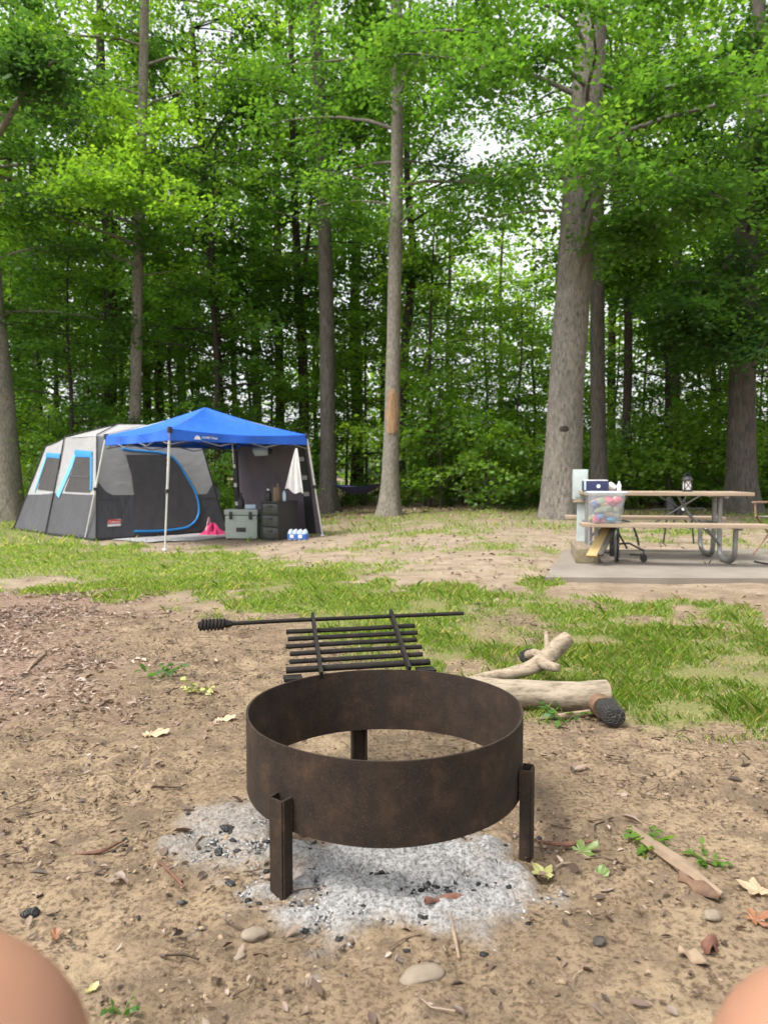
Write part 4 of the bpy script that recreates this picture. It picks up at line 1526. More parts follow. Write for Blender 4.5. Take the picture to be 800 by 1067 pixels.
def patch(b0, b1, t0, t1, bulge=.05):
    """bilinear wall between two bottom and two top points, drawn in a little"""
    b0, b1, t0, t1 = map(np.array, (b0, b1, t0, t1))
    nrm = np.cross(b1 - b0, t0 - b0)
    nrm /= np.linalg.norm(nrm)

    def Fp(a, b, off=0.0):
        p = (b0 * (1 - a) + b1 * a) * (1 - b) + (t0 * (1 - a) + t1 * a) * b
        k = -bulge * math.sin(math.pi * min(max(a, 0), 1)) * math.sin(math.pi * min(max(b, 0), 1) * .9 + .1)
        k += .012 * math.sin(a * 21 + b * 6) * b * (1 - b) * 2
        return p + nrm * (k + off)
    return Fp


H0 = 2.07
Ptop = dict(A=TP(.45, .28, H0), B=TP(1.98, .30, H0 + .02), C=TP(3.3, .42, 1.93), D=TP(3.3, 2.6, 1.93), E=TP(1.98, 2.75, H0 + .02), G_=TP(.45, 2.69, H0 - .08))
Pbot = dict(A=TP(0, 0, 0), B=TP(2.28, -.03, 0), C=TP(LA, 0, 0), D=TP(LA, LB, 0), E=TP(2.28, LB + .03, 0), G_=TP(0, LB, 0))
SEAM = .43
# outward normals: b1-b0 cross up must face outward; for the long near side run from the far end to the near corner
W_side2 = patch(Pbot['C'], Pbot['B'], Ptop['C'], Ptop['B'], .06)
W_side1 = patch(Pbot['B'], Pbot['A'], Ptop['B'], Ptop['A'], .06)
W_door = patch(Pbot['A'], Pbot['G_'], Ptop['A'], Ptop['G_'], .05)
W_back1 = patch(Pbot['G_'], Pbot['E'], Ptop['G_'], Ptop['E'], .06)
W_back2 = patch(Pbot['E'], Pbot['D'], Ptop['E'], Ptop['D'], .06)
W_end = patch(Pbot['D'], Pbot['C'], Ptop['D'], Ptop['C'], .06)


def region(Fp, quad, n=14, off=0.0, m=14):
    q = np.array(quad, float)

    def g(u, v):
        ab = (q[0] * (1 - u) + q[1] * u) * (1 - v) + (q[3] * (1 - u) + q[2] * u) * v
        return Fp(ab[0], ab[1], off)
    return g, n, m


def loft(Fp, left, right, off, n=12, m=20):
    L_, R_ = np.array(left, float), np.array(right, float)

    def along(P, t):
        d = np.r_[0, np.cumsum(np.linalg.norm(np.diff(P, axis=0), axis=1))]
        d /= d[-1]
        return np.array([np.interp(t, d, P[:, 0]), np.interp(t, d, P[:, 1])])

    def g(u, v):
        a, b = along(L_, v), along(R_, v)
        ab = a * (1 - u) + b * u
        return Fp(ab[0], ab[1], off)
    return g, n, m


def band(Fp, line, width, off):
    P = smooth_path([(a, b, 0) for a, b in line], 5)[:, :2]
    wc = np.array([Fp(a, b, off) for a, b in P])
    mb = MB()
    mb.tube(wc, [width / 2] * len(wc), 8)
    return mb


def inv(Fp, px, py):
    """wall coordinates under a photo pixel"""
    a = b = .5
    best = None
    for step in (.1, .03, .01, .003):
        ca, cb = a, b
        best = 1e9
        for i in range(-6, 7):
            for j in range(-6, 7):
                q = Fp(ca + i * step, cb + j * step)
                x, y = project(q[0], q[1], q[2])
                d = (x - px) ** 2 + (y - py) ** 2
                if d < best:
                    best, a, b = d, ca + i * step, cb + j * step
    return (float(a), float(b))


for Fp in (W_side2, W_side1, W_door, W_back1, W_back2, W_end):
    lo = MB()
    g, n, m = region(Fp, [(0, 0), (1, 0), (1, SEAM), (0, SEAM)])
    lo.grid(g, n, m)
    lo.build('lower_wall', M['tent_dark'], tent, world=True)
    hi = MB()
    g, n, m = region(Fp, [(0, SEAM), (1, SEAM), (1, 1), (0, 1)])
    hi.grid(g, n, m)
    hi.build('upper_wall', M['tent_light'], tent, world=True)
rb = MB()
ridge = [TP(.75, 1.5, 2.38), TP(1.98, 1.5, 2.44), TP(3.05, 1.5, 2.2)]
V = [Ptop['A'], Ptop['B'], Ptop['C'], Ptop['D'], Ptop['E'], Ptop['G_']] + ridge
rb.add(V, [(0, 6, 7, 1), (1, 7, 8, 2), (2, 8, 3), (3, 8, 7, 4), (4, 7, 6, 5), (5, 6, 0)])
rb.build('roof', M['tent_light'], tent, world=True, smooth_=False)
for a, b in (('A', 'A'), ('B', 'B'), ('C', 'C'), ('D', 'D'), ('E', 'E'), ('G_', 'G_')):
    pb = MB()
    p, q = Pbot[a], Ptop[b]
    o_ = (p - TP(2.1, 1.5, 0))
    o_[2] = 0
    o_ = o_ / np.linalg.norm(o_) * .025
    pb.tube([p + o_, (p + q) / 2 + o_ * .6, q + o_], [.014] * 3, 8)
    pb.tube([q + o_, q + np.array([0, 0, .03]), TP(1.98, 1.5, 2.46)], [.012] * 3, 8)
    pb.build('pole', M['black'], tent, world=True)


def tent_window(Fp, corners, blue_lines, sky_lines):
    q = [inv(Fp, *c) for c in corners]                      # lower left, lower right, upper right, upper left
    wb = MB()
    g, n, m = region(Fp, q, 8, .012)
    wb.grid(g, n, m)
    w = wb.build('window', M['tent_mesh'], tent, world=True)
    for mat, lines in ((M['tent_blue'], blue_lines), (M['tent_sky'], sky_lines)):
        for pa, pb_, wa, wb_ in lines:
            a0, a1 = np.array(inv(Fp, *pa)), np.array(inv(Fp, *pb_))
            e = MB()
            mid = (a0 + a1) / 2

            def g2(u, v):
                c = a0 * (1 - u) + a1 * u
                d = (a1 - a0)
                # keep the band's width in metres: step across the line along the wall
                P0 = Fp(*c); P1 = Fp(*(c + d * .01))
                t_ = (P1 - P0) / np.linalg.norm(P1 - P0)
                nn = np.cross(Fp(c[0] + .01, c[1]) - P0, Fp(c[0], c[1] + .01) - P0)
                nn /= np.linalg.norm(nn)
                s_ = np.cross(nn, t_)
                ww = wa * (1 - u) + wb_ * u
                return Fp(c[0], c[1], .018 + .006 * math.sin(math.pi * v)) + s_ * (v - .5) * ww
            e.grid(g2, 8, 4)
            o = e.build('trim', mat, tent, world=True)
            o.parent = w
            o.location = (0, 0, 0)


tent_window(W_side2, [(40, 510), (57, 512), (63, 477), (49, 475)], [((49, 474), (63.5, 475.5), .11, .11)], [((37, 512), (49, 476), .06, .07), ((61.5, 492), (64, 475), .05, .06)])
tent_window(W_side1, [(68, 512), (94.5, 513), (95, 476), (80, 474)], [((79, 472.5), (97, 473.5), .15, .13), ((96, 474), (95.5, 511), .10, .08)], [((61, 517), (79, 473), .15, .12)])
strap = MB()
g, n, m = region(W_side1, [inv(W_side1, 72, 497), inv(W_side1, 94, 498), inv(W_side1, 94, 496), inv(W_side1, 73, 495.5)], 8, .02, 2)
strap.grid(g, n, m)
strap.build('window_strap', M['tent_dark'], tent, world=True)
# door: big dark panel with a blue zip line, pale wings either side
dl = [inv(W_door, *p) for p in ((141, 553), (140.5, 536), (140, 519), (137, 495), (131, 474))]
dr = [inv(W_door, *p) for p in ((198, 549), (206, 536), (206, 521), (196, 499), (178, 474))]
db = MB()
g, n, m = loft(W_door, dl, dr, .014)
db.grid(g, n, m)
door = db.build('door', M['tent_door'], tent, world=True)
zb = band(W_door, [inv(W_door, *p) for p in ((140, 554), (160, 553.5), (180, 552), (196, 549), (205, 540), (207, 528), (203, 513), (195, 498), (186, 484), (177, 475), (165, 472), (150, 470.5), (138, 469.5), (127, 468))], .05, .02)
o = zb.build('zip_trim', M['tent_blue'], tent, world=True)
o.parent = door
# dark lower cloth climbing in curves past the pale wings
for pts_l, pts_r in (([(100, 519), (100, 505)], [(140, 519.5), (118, 517), (108, 507)]),):
    cb_ = MB()
    g, n, m = loft(W_door, [inv(W_door, *p) for p in ((100, 520), (100.5, 512), (101, 503))], [inv(W_door, *p) for p in ((126, 520), (110, 512), (103, 503))], .008)
    cb_.grid(g, n, m)
    cb_.build('corner_patch', M['tent_dark'], tent, world=True)
cb_ = MB()
g, n, m = loft(W_door, [inv(W_door, *p) for p in ((207, 519), (216, 514), (221, 505))], [inv(W_door, *p) for p in ((230, 519), (228, 512), (223, 504))], .008)
cb_.grid(g, n, m)
cb_.build('corner_patch', M['tent_dark'], tent, world=True)
lp = [inv(W_door, *p) for p in ((112, 549), (126, 548), (126, 541), (112, 541.5))]
lb_ = MB()
g, n, m = region(W_door, lp, 4, .012, 4)
lb_.grid(g, n, m)
badge = lb_.build('badge', M['white'], tent, world=True)
lb_ = MB()
g, n, m = region(W_door, [inv(W_door, *p) for p in ((112.4, 546.4), (125.6, 545.5), (125.6, 541.3), (112.4, 541.8))], 4, .016, 4)
lb_.grid(g, n, m)
o = lb_.build('badge_panel', M['red'], tent, world=True)
o.parent = badge
c_ = W_door(*np.mean([lp[0], lp[1], lp[2], lp[3]], axis=0), .02) + np.array([0, 0, .018])
o = text_part("Coleman", .065, M['white'], badge, c_ - np.array(tent.location), face_rot(W_door(.3, .1) - W_door(.1, .1), W_door(.2, .3) - W_door(.2, .1)), 'badge_lettering')
rope = MB()
rope.tube([Ptop['C'], TP(5.0, -.25, 0.02)], [.006, .006], 6)
rope.build('guy_rope', M['black'], tent, world=True)
fb = MB()
g = lambda a, b: TP(-.03 + (LA + .06) * a, -.04 + (LB + .08) * b, .0 + .12 * 0)
fb.prism([tuple((TP(s_, t_, 0)[:2])) for s_, t_ in ((-.02, -.05), (LA + .03, -.05), (LA + .03, LB + .05), (-.02, LB + .05))][::-1], TB - .12, TB + .04)
fb.build('groundsheet', M['black'], tent, world=True)

# ------------------------------------------------------------------ blue canopy
CN = np.array([-3.51, 11.7]); CR = np.array([-1.466, 13.54]); CL = np.array([-5.35, 13.74]); CB = CR + CL - CN
EZ = 1.77                                                   # eaves height, world
cen = (CR + CL) / 2
can = thing('canopy', "blue pop-up canopy on slanted white legs in front of the grey tent", 'canopy', (cen[0], cen[1], gzf(*cen)))
apex = np.array([cen[0], cen[1], 2.30])
corners = [CN, CR, CB, CL]
for i in range(4):
    a, b = corners[i], corners[(i + 1) % 4]
    A, B = np.array([*a, EZ]), np.array([*b, EZ])

    def top(u, v, A=A, B=B):
        p = (A * (1 - u) + B * u) * (1 - v) + apex * v
        p = p + np.array([0, 0, -.10 * math.sin(math.pi * v) * (.35 + .65 * math.sin(math.pi * u)) - .06 * math.sin(math.pi * u) * (1 - v)])
        return p
    cm = MB()
    cm.grid(top, 16, 12)
    cm.build('roof_panel', M['canopy'], can, world=True)
    nv = np.array([(b - a)[1], -(b - a)[0]]); nv /= np.linalg.norm(nv)

    def val(u, v, A=A, B=B, nv=nv):
        p = A * (1 - u) + B * u
        z = -.06 * math.sin(math.pi * u) - v * (.19 - .05 * math.sin(math.pi * u))
        w = .015 + .03 * v * math.sin(u * 17) * math.sin(math.pi * u)
        return np.array([p[0] + nv[0] * w, p[1] + nv[1] * w, EZ + z])
    cm = MB()
    cm.grid(val, 30, 5)
    cm.build('valance', M['canopy'], can, world=True)
    # truss under the roof
    tb = MB()
    for q in range(3):
        u0, u1 = q / 3, (q + 1) / 3
        for z0, z1 in ((-.06, -.26), (-.26, -.06)):
            p, r_ = A * (1 - u0) + B * u0, A * (1 - u1) + B * u1
            tb.tube([p + np.array([0, 0, z0]), r_ + np.array([0, 0, z1])], [.011] * 2, 6)
    tb.build('truss', M['grey_metal'], can, world=True)
    rb_ = MB()
    rb_.tube([A + np.array([0, 0, -.03]), apex + np.array([0, 0, -.06])], [.012] * 2, 6)
    rb_.build('rafter', M['grey_metal'], can, world=True)
feet = [ground_pt(172, 573), ground_pt(336, 558.5), np.array([-3.28, 16.05, 0]), ground_pt(89, 562)]
feet[2][2] = gzf(feet[2][0], feet[2][1])
for c, f in zip(corners, feet):
    topp = np.array([*c, EZ - .02])
    lg = MB()
    lg.tube([f + np.array([0, 0, .01]), f * .48 + topp * .52], [.0155, .0155], 8)
    lg.tube([f * .5 + topp * .5, topp], [.021, .021], 8)
    lg.tube([f - np.array([0, 0, .005]), f + np.array([0, 0, .02])], [.045, .04], 10)
    leg = lg.build('leg', M['white_metal'], can, world=True)
    j = MB()
    m_c = f * .5 + topp * .5
    j.box(m_c, (.06, .06, .07), .7, .008)
    jo = j.build('clamp', M['black'], can, world=True)
    jo.parent = leg
    sh_ = MB()
    sh_.box(topp + np.array([0, 0, -.0]), (.07, .07, .10), .7, .01)
    so_ = sh_.build('corner_bracket', M['black'], can, world=True)
# logo on the valance facing right of the near corner
d_ = (CR - CN) / np.linalg.norm(CR - CN)
nv = np.array([d_[1], -d_[0]])
lc = np.array([*(CN + d_ * .60 + nv * .05), EZ - .135])
rot = face_rot((d_[0], d_[1], -.045), (0, 0, 1))
text_part("OZARK TRAIL", .048, M['white'], can, lc + np.array([d_[0] * .1, d_[1] * .1, 0]) - np.array(can.location), rot, 'logo_lettering')
lm = MB()
c = lc - np.array([d_[0] * .13, d_[1] * .13, 0])
tri = [(-.065, -.03), (.065, -.03), (.022, .035), (0, .015), (-.015, .042)]
P = [c + np.array([d_[0] * x, d_[1] * x, y]) + np.array([nv[0], nv[1], 0]) * .003 for x, y in tri]
Q = [p - np.array([nv[0], nv[1], 0]) * .004 for p in P]
lm.add(P + Q, [(0, 1, 2, 3, 4), (9, 8, 7, 6, 5)] + [(i, i + 5, (i + 1) % 5 + 5, (i + 1) % 5) for i in range(5)])
lm.build('logo_emblem', M['white'], can, world=True, smooth_=False)

# hanging side wall between the back corner and the right corner
wall = thing('side_wall', "dusky grey fabric wall hung from the blue canopy's right side", 'canopy wall', (*CR, gzf(*CR)))


def wallp(u, v):
    t0 = np.array([*(CB * (1 - u) + CR * u), EZ - .12 - .05 * math.sin(math.pi * u)])
    f2, f1 = feet[2] * .85 + np.array([*CB, feet[2][2]]) * .15, feet[1]
    b0 = f2 * (1 - u) + f1 * u + np.array([0, 0, .04])
    p = t0 * v + b0 * (1 - v)
    w = .045 * math.sin(u * 14 + v * 1.5) * (.4 + .6 * (1 - v)) + .03 * math.sin(u * 5 - v * 4)
    return p + np.array([.74, .67, 0]) * w


wm = MB()
wm.grid(wallp, 40, 18)
wm.build('sheet', M['wall_cloth'], wall, world=True)
for u0, u1, pieces in ((.0, .055, (.30, .52, .74)), (.865, .945, (.42, .60, .80))):
    em = MB()
    em.grid(lambda a, b: wallp(u0 + (u1 - u0) * a, b) - np.array([.74, .67, 0]) * .03, 4, 18)
    edge = em.build('edge_strip', M['black'], wall, world=True)
    for v in pieces:
        pm = MB()
        pm.grid(lambda a, b: wallp(u0 + (u1 - u0) * (.15 + .7 * a), v + .045 * b) - np.array([.74, .67, 0]) * .045, 3, 2)
        po = pm.build('pale_patch', M['tent_light'], wall, world=True)
        po.parent = edge

# hanging things
hl = thing('hanging_fan', "small pale blue fan hanging under the blue canopy's right eave", 'fan', tuple(at(273, 471, 14.0)))
fm = MB()
for k in range(20):
    pass
hp = at(273, 471, 14.0)
fm.tube([hp + np.array([-.17, 0, 0]), hp + np.array([-.13, 0, .01]), hp + np.array([.1, 0, .02]), hp + np.array([.15, 0, .01])], [.05, .095, .09, .05], 14)
fm.build('housing', M['water_clear'], hl, world=True)
fm = MB()
fm.tube([hp + np.array([.13, -.02, .015]), hp + np.array([.20, -.02, .01])], [.06, .05], 12)
fm.build('fan_end', M['black'], hl, world=True)
fm = MB()
fm.tube([hp + np.array([0, 0, .09]), hp + np.array([0, .05, .28])], [.006, .006], 6)
fm.build('hook', M['grey_metal'], hl, world=True)
tw0 = at(309, 467, 13.2)
tm = MB()


def towelp(u, v):
    wd = .03 + .31 * (1 - v) ** .9
    z = 0.76 * (v - 1) - .10 * (1 - v) * u + .03 * math.sin(u * 9) * (1 - v)
    return tw0 + np.array([(u - .66) * wd, .035 * math.sin(u * 15 + v * 3) * (1 - v) + .02, z])


tm.grid(towelp, 24, 18)
n_ = len(tm.v)
tm.grid(lambda a, b: towelp(1 - a, b) + np.array([0, .008, 0]), 24, 18)
tag(tm.build('towel', M['towel'], loc=tuple(tw0)), "white towel pegged by one corner to the canopy's right edge", 'towel')

# mat and gear under the canopy
mm = MB()
mc = [TP(-.06, .30, 0), TP(-.06, 3.4, 0), TP(-1.45, 3.2, 0), TP(-1.25, .45, 0)]


def matp(u, v):
    p = (mc[0] * (1 - u) + mc[1] * u) * (1 - v) + (mc[3] * (1 - u) + mc[2] * u) * v
    return np.array([p[0], p[1], gzf(p[0], p[1]) + .022 + .012 * math.sin(u * 13) * math.sin(v * 7)])


mm.grid(matp, 30, 14)
ns = len(mm.v)
mm.grid(lambda a, b: matp(1 - a, b) - np.array([0, 0, .012]), 30, 14)
tag(mm.build('ground_mat', M['mat'], loc=tuple(mc[0])), "pale grey woven mat on the ground at the tent door", 'mat')

pk = ground_pt(222, 558)
pink = thing('towel_heap', "crumpled hot pink and white clothes heap on the mat by the cooler", 'clothes', tuple(pk))


def heap(cx, cy, rx, ry, h, seed, mat, name):
    hm = MB()

    def hp_(u, v):
        a, r = 6.2832 * u, v
        k = 1 + .3 * math.sin(3 * a + seed) + .15 * math.sin(7 * a + seed * 2)
        z = h * (1 - r ** 1.6) * (1 + .35 * math.sin(5 * a + 6 * r + seed)) + .012
        return (cx + rx * r * k * math.cos(a), cy + ry * r * k * math.sin(a), max(.006, z))
    hm.grid(hp_, 40, 8)
    return hm.build(name, mat, pink)


heap(-.02, .05, .24, .16, .20, 1.0, M['pink'], 'pink_cloth')
heap(-.10, -.06, .22, .10, .07, 2.2, M['pink'], 'pink_cloth')
heap(-.12, .12, .09, .09, .29, .5, M['pale_pink'], 'pale_cloth')

cl = thing('cooler', "large sage grey hard cooler with two black latches under the canopy", 'cooler', tuple(ground_pt(251, 562.5)), math.radians(-8))
kb = MB(); kb.box((0, .22, .25), (.66, .40, .46), None, .035)
body = kb.build('body', M['cooler'], cl)
kb = MB(); kb.box((0, .22, .545), (.69, .43, .115), None, .03)
lid = kb.build('lid', M['cooler'], cl)
for x in (-.20, .20):
    kb = MB(); kb.box((x, -.008, .48), (.055, .03, .15), None, .008)
    kb.build('latch', M['black'], cl)
kb = MB(); kb.box((0, .012, .20), (.19, .012, .085), None, .004)
kb.build('badge', M['black'], cl)
for x in (-.25, .25):
    for y in (.06, .38):
        kb = MB(); kb.box((x, y, .012), (.06, .06, .03), None, .006)
        kb.build('foot', M['black'], cl)
for s_ in (-1, 1):
    kb = MB()
    kb.tube([(s_ * .335, .12, .38), (s_ * .385, .14, .36), (s_ * .385, .30, .36), (s_ * .335, .32, .38)], [.014] * 4, 8)
    kb.build('handle', M['black'], cl)
CT = np.array(cl.location) + np.array([0, 0, .6])
bt = MB()
bt.lathe([(.06, 0), (.065, .02), (.065, .16), (.05, .2), (.022, .25), (.022, .29), (.03, .295), (.03, .32)], n=18)
o = bt.build('bottle', M['black']); o.location = tuple(CT + np.array([-.03, .22, .0025])); tag(o, "black bottle standing on the grey cooler's lid", 'bottle')
bt = MB()
bt.box((0, 0, .045), (.22, .14, .09), None, .03)
o = bt.build('folded_cloth', M['water_clear']); o.location = tuple(CT + np.array([.17, .20, .003])); tag(o, "pale blue folded cloth on the right half of the cooler lid", 'cloth')

dw = thing('drawer_cabinet', "black plastic cabinet with three smoky clear drawers right of the cooler", 'drawers', tuple(ground_pt(281, 563.5)), math.radians(-34))
kb = MB()
kb.box((0, .28, .015), (.44, .56, .03)).box((0, .28, .735), (.46, .58, .03), None, .006)
kb.box((-.21, .28, .375), (.02, .55, .688)).box((.21, .28, .375), (.02, .55, .688)).box((0, .55, .375), (.398, .02, .688))
for z in (.255, .49):
    kb.box((0, .265, z), (.398, .54, .02))
kb.build('frame', M['black'], dw, smooth_=False)
for z in (.14, .3725, .605):
    kb = MB(); kb.box((0, .26, z), (.385, .50, .20), None, .012)
    d = kb.build('drawer', M['clear_drawer'], dw)
    kb = MB(); kb.box((0, -.005, z + .05), (.12, .02, .025), None, .006)
    h = kb.build('drawer_handle', M['black'], dw)
    h.parent = d
DT = np.array(dw.location)


def dtop(x, y):
    c, s = math.cos(math.radians(-34)), math.sin(math.radians(-34))
    return DT + np.array([x * c - y * s, x * s + y * c, .7515])


def small(name, prof, mat, x, y, label, cat, n=14, capm=None):
    t = thing(name, label, cat, tuple(dtop(x, y)))
    a = MB(); a.lathe(prof[:-2] if capm else prof, n=n)
    a.build('body', mat, t)
    if capm:
        b = MB(); b.lathe(prof[-3:] if False else [(prof[-2][0], prof[-2][1]), (prof[-1][0], prof[-1][1])], n=n)
        b.build('cap', capm, t)


M['amber'] = simple("amber_brown_plastic", (.15, .085, .035), (.10, .055, .022), 20, .35, bstr=.05)
M['tan_card'] = simple("tan_packaging", (.30, .23, .15), (.22, .165, .11), 20, .8, bstr=.1)
small('jug', [(.06, 0), (.065, .02), (.065, .13), (.04, .18), (.02, .2), (.024, .2), (.024, .23)], M['black'], -.14, .12, "dark squat jug on the left of the black drawer cabinet", 'jug', capm=M['white'])
small('canister', [(.055, 0), (.055, .23), (.057, .235), (.057, .26)], M['tan_card'], -.01, .2, "tan canister standing in the middle of the black drawer cabinet", 'canister', capm=M['tan_card'])
small('tall_bottle', [(.04, 0), (.042, .02), (.042, .22), (.016, .30), (.014, .34), (.017, .34), (.017, .37)], M['amber'], .09, .14, "tall amber bottle on the black drawer cabinet", 'bottle', capm=M['black'])
small('small_bottle', [(.032, 0), (.034, .02), (.034, .15), (.014, .19), (.014, .20), (.018, .2), (.018, .23)], M['water_clear'], .15, .25, "small pale bottle at the right of the black drawer cabinet", 'bottle', capm=M['black'])

wp = thing('water_pack', "blue and white shrink wrapped pack of water bottles beside the cabinet", 'water pack', tuple(ground_pt(309, 563.5)), math.radians(-10))
for i in range(4):
    for j in range(2):
        kb = MB()
        x, y = -.135 + .09 * i, .05 + .09 * j
        kb.lathe([(.036, .004), (.042, .015), (.042, .15), (.03, .175), (.014, .19)], (x, y, 0), 14)
        b = kb.build('bottle', M['water_clear'], wp)
        kb = MB(); kb.lathe([(.0155, .186), (.0155, .205)], (x, y, 0), 12)
        c = kb.build('bottle_cap', M['white'], wp); c.parent = b
kb = MB()


def wrapp(u, v):
    a = 6.2832 * u
    sx, sy = .185, .098
    c, s = math.cos(a), math.sin(a)
    e = .35
    x = sx * math.copysign(abs(c) ** e, c); y = .095 + sy * math.copysign(abs(s) ** e, s)
    return (x * (1 + .01 * math.sin(a * 8)), y, .03 + .095 * v)


kb.grid(wrapp, 48, 4)
kb.build('wrap', M['water_blue'], wp)
for x in (-.09, .07):
    kb = MB(); kb.box((x, -.006, .08), (.07, .006, .06), None, .002)
    kb.build('wrap_patch', M['white'], wp)

# ------------------------------------------------------------------ hammock among the trees
hA, hB = at(340, 499, 22.6), at(406, 497, 19.3)
e0, e1 = at(350, 505, 22.0), at(397, 504, 20.2)
ham = thing('hammock', "dark blue hammock slung between two trees behind the clearing", 'hammock', tuple((e0 + e1) / 2))


def hamp(u, v):
    p = e0 * (1 - u) + e1 * u
    w = (.05 + .33 * math.sin(math.pi * u) ** .7)
    s_ = (v - .5) * 2
    sag = -.30 * math.sin(math.pi * u) + .22 * s_ * s_ * math.sin(math.pi * u)
    n2 = np.array([.78, .62, 0])
    return p + n2 * s_ * w + np.array([0, 0, sag])


hm = MB()
hm.grid(hamp, 24, 10)
hm.grid(lambda a, b: hamp(1 - a, b) - np.array([0, 0, .012]), 24, 10)
hm.build('bed', M['hammock'], ham, world=True)
for a, b in ((e0, hA), (e1, hB)):
    hm = MB(); hm.tube([a, b], [.014, .012], 6)
    hm.build('rope', M['hammock'], ham, world=True)

# ------------------------------------------------------------------ concrete pad and picnic table
pad_poly = [(1.49, 6.56), (6.8, 6.40), (7.2, 9.3), (2.29, 9.0)]
PADZ = .055
mb = MB()
fine = []
for i in range(4):
    a, b = np.array(pad_poly[i]), np.array(pad_poly[(i + 1) % 4])
    for k in range(14):
        p = a + (b - a) * k / 14
        q = .035 * (fbm(np.array([p[0] * 2.3]), np.array([p[1] * 2.3]), seed=55)[0] - .5)
        fine.append((p[0] + q, p[1] + q))
mb.prism(fine, -.25, PADZ)
pad = mb.build('concrete_pad', M['concrete'], loc=(4, 7.8, 0), smooth_=False)
tag(pad, "flat worn concrete pad under the picnic table", "concrete pad", kind='structure')

TY = math.radians(-8)
tb = thing('picnic_table', "wooden picnic table with attached benches on galvanised pipe frames", 'picnic table', (3.05, 8.08, PADZ + .002), TY)
TL = 1.86
for i, y in enumerate((-.27, -.09, .09, .27)):
    b = MB(); b.box((.10 + .01 * math.sin(i * 3), y, .742), (1.74, .172, .038), None, .006)
    b.build('tabletop_board', M['table_wood'], tb)
for y in (-.70, .70):
    for k in (-.07, .07):
        b = MB(); b.box((.05, y + k, .425), (TL, .13, .038), None, .006)
        b.build('bench_board', M['table_wood'], tb)
for x in (-.70, .70):
    for s_ in (-1, 1):
        f = MB()
        path = smooth_path([(x, s_ * .10, .72), (x, s_ * .10, .40), (x, s_ * .12, .12), (x, s_ * .20, .035), (x, s_ * .36, .03), (x, s_ * .52, .05), (x, s_ * .60, .14), (x, s_ * .61, .28), (x, s_ * .62, .40)], 6)
        f.tube(path, [.026] * len(path), 12)
        f.build('leg', M['galv'], tb)
    f = MB()
    f.tube([(x, -.33, .715), (x, .33, .715)], [.022] * 2, 10)
    f.tube([(x, -.77, .398), (x, .77, .398)], [.02] * 2, 10)
    f.build('cross_bar', M['galv'], tb)
    f = MB()
    sg = -1 if x > 0 else 1
    f.tube([(x, 0, .22), (x + sg * .30, 0, .50), (x + sg * .42, 0, .71)], [.016] * 3, 8)
    f.tube([(x, -.12, .17), (x + sg * .26, -.5, .39)], [.014] * 2, 8)
    f.build('brace', M['galv'], tb)


def onT(x, y, z):
    c, s = math.cos(TY), math.sin(TY)
    return np.array([3.05 + x * c - y * s, 8.08 + x * s + y * c, PADZ + .002 + z])


TT, BT = .7625, .4455
nb = thing('navy_box', "navy blue cloth box with a white dot on the table's left end", 'box', tuple(onT(-.64, -.05, TT)), TY)
b = MB(); b.box((0, 0, .062), (.27, .22, .12), None, .015); b.build('body', M['navy'], nb)
b = MB(); b.lathe([(.022, 0), (.022, .004)], n=16); b.v = [(x + .02, -.111 - z, y + .06) for x, y, z in b.v]; b.build('emblem', M['white'], nb)
b = MB(); b.box((0, 0, .126), (.25, .20, .012), None, .004); b.build('lid', M['white'], nb)
b = MB(); b.box((-.125, -.085, .07), (.02, .06, .11), None, .004); b.build('side_pocket', M['water_clear'], nb)
cb2 = thing('towel_roll', "crumpled white paper roll beside the navy box on the table", 'paper roll', tuple(onT(-.47, -.05, TT)), TY)
b = MB(); b.tube([(-.035, 0, .045), (.0, 0, .06), (.05, .0, .035)], [.045, .05, .035], 14, wob=.15, seed=3); b.build('paper', M['towel'], cb2)
b = MB(); b.tube([(.045, 0, .040), (.075, 0, .028)], [.022, .02], 10); b.build('core', M['tan_card'], cb2)
sb_ = thing('spray_bottle', "tiny white bottle standing right of the navy box on the table", 'bottle', tuple(onT(-.385, -.1, TT)), TY)
b = MB(); b.lathe([(.022, 0), (.024, .01), (.024, .075), (.012, .09)], n=14); b.build('body', M['white'], sb_)
b = MB(); b.lathe([(.0125, .089), (.0125, .115)], n=12); b.build('cap', M['white'], sb_)
ln = thing('lantern', "black and white camping lantern standing alone on the picnic table", 'lantern', tuple(onT(.36, -.05, TT)), TY)
ln.scale = (.85, .85, .85)
b = MB(); b.box((0, 0, .012), (.11, .11, .024), None, .008); b.build('base', M['black'], ln)
b = MB(); b.box((0, 0, .085), (.088, .088, .12), None, .01)
gl_ = b.build('globe', M['white'], ln)
for x in (-.044, .044):
    for y in (-.044, .044):
        b = MB(); b.box((x, y, .085), (.014, .014, .125)); b.build('corner_post', M['black'], ln, smooth_=False)
for s_ in (-1, 1):
    b = MB(); b.tube([(-.04 * s_, -.0475, .03), (.04 * s_, -.0475, .14)], [.0055, .0055], 6); b.build('cross_wire', M['black'], ln)
b = MB(); b.lathe([(.07, .145), (.072, .16), (.05, .185), (.03, .195), (.03, .21)], n=16); b.build('cap', M['black'], ln)
b = MB(); b.tube(smooth_path([(-.05, 0, .175), (-.04, 0, .22), (0, 0, .24), (.04, 0, .22), (.05, 0, .175)], 4), [.004] * 17, 6); b.build('handle', M['black'], ln)

# clear tote on the near bench
tt = thing('storage_tote', "clear plastic tote full of colourful things on the near bench", 'tote', tuple(onT(-.63, -.72, BT)), TY)
hw, hd, hh = .185, .15, .315


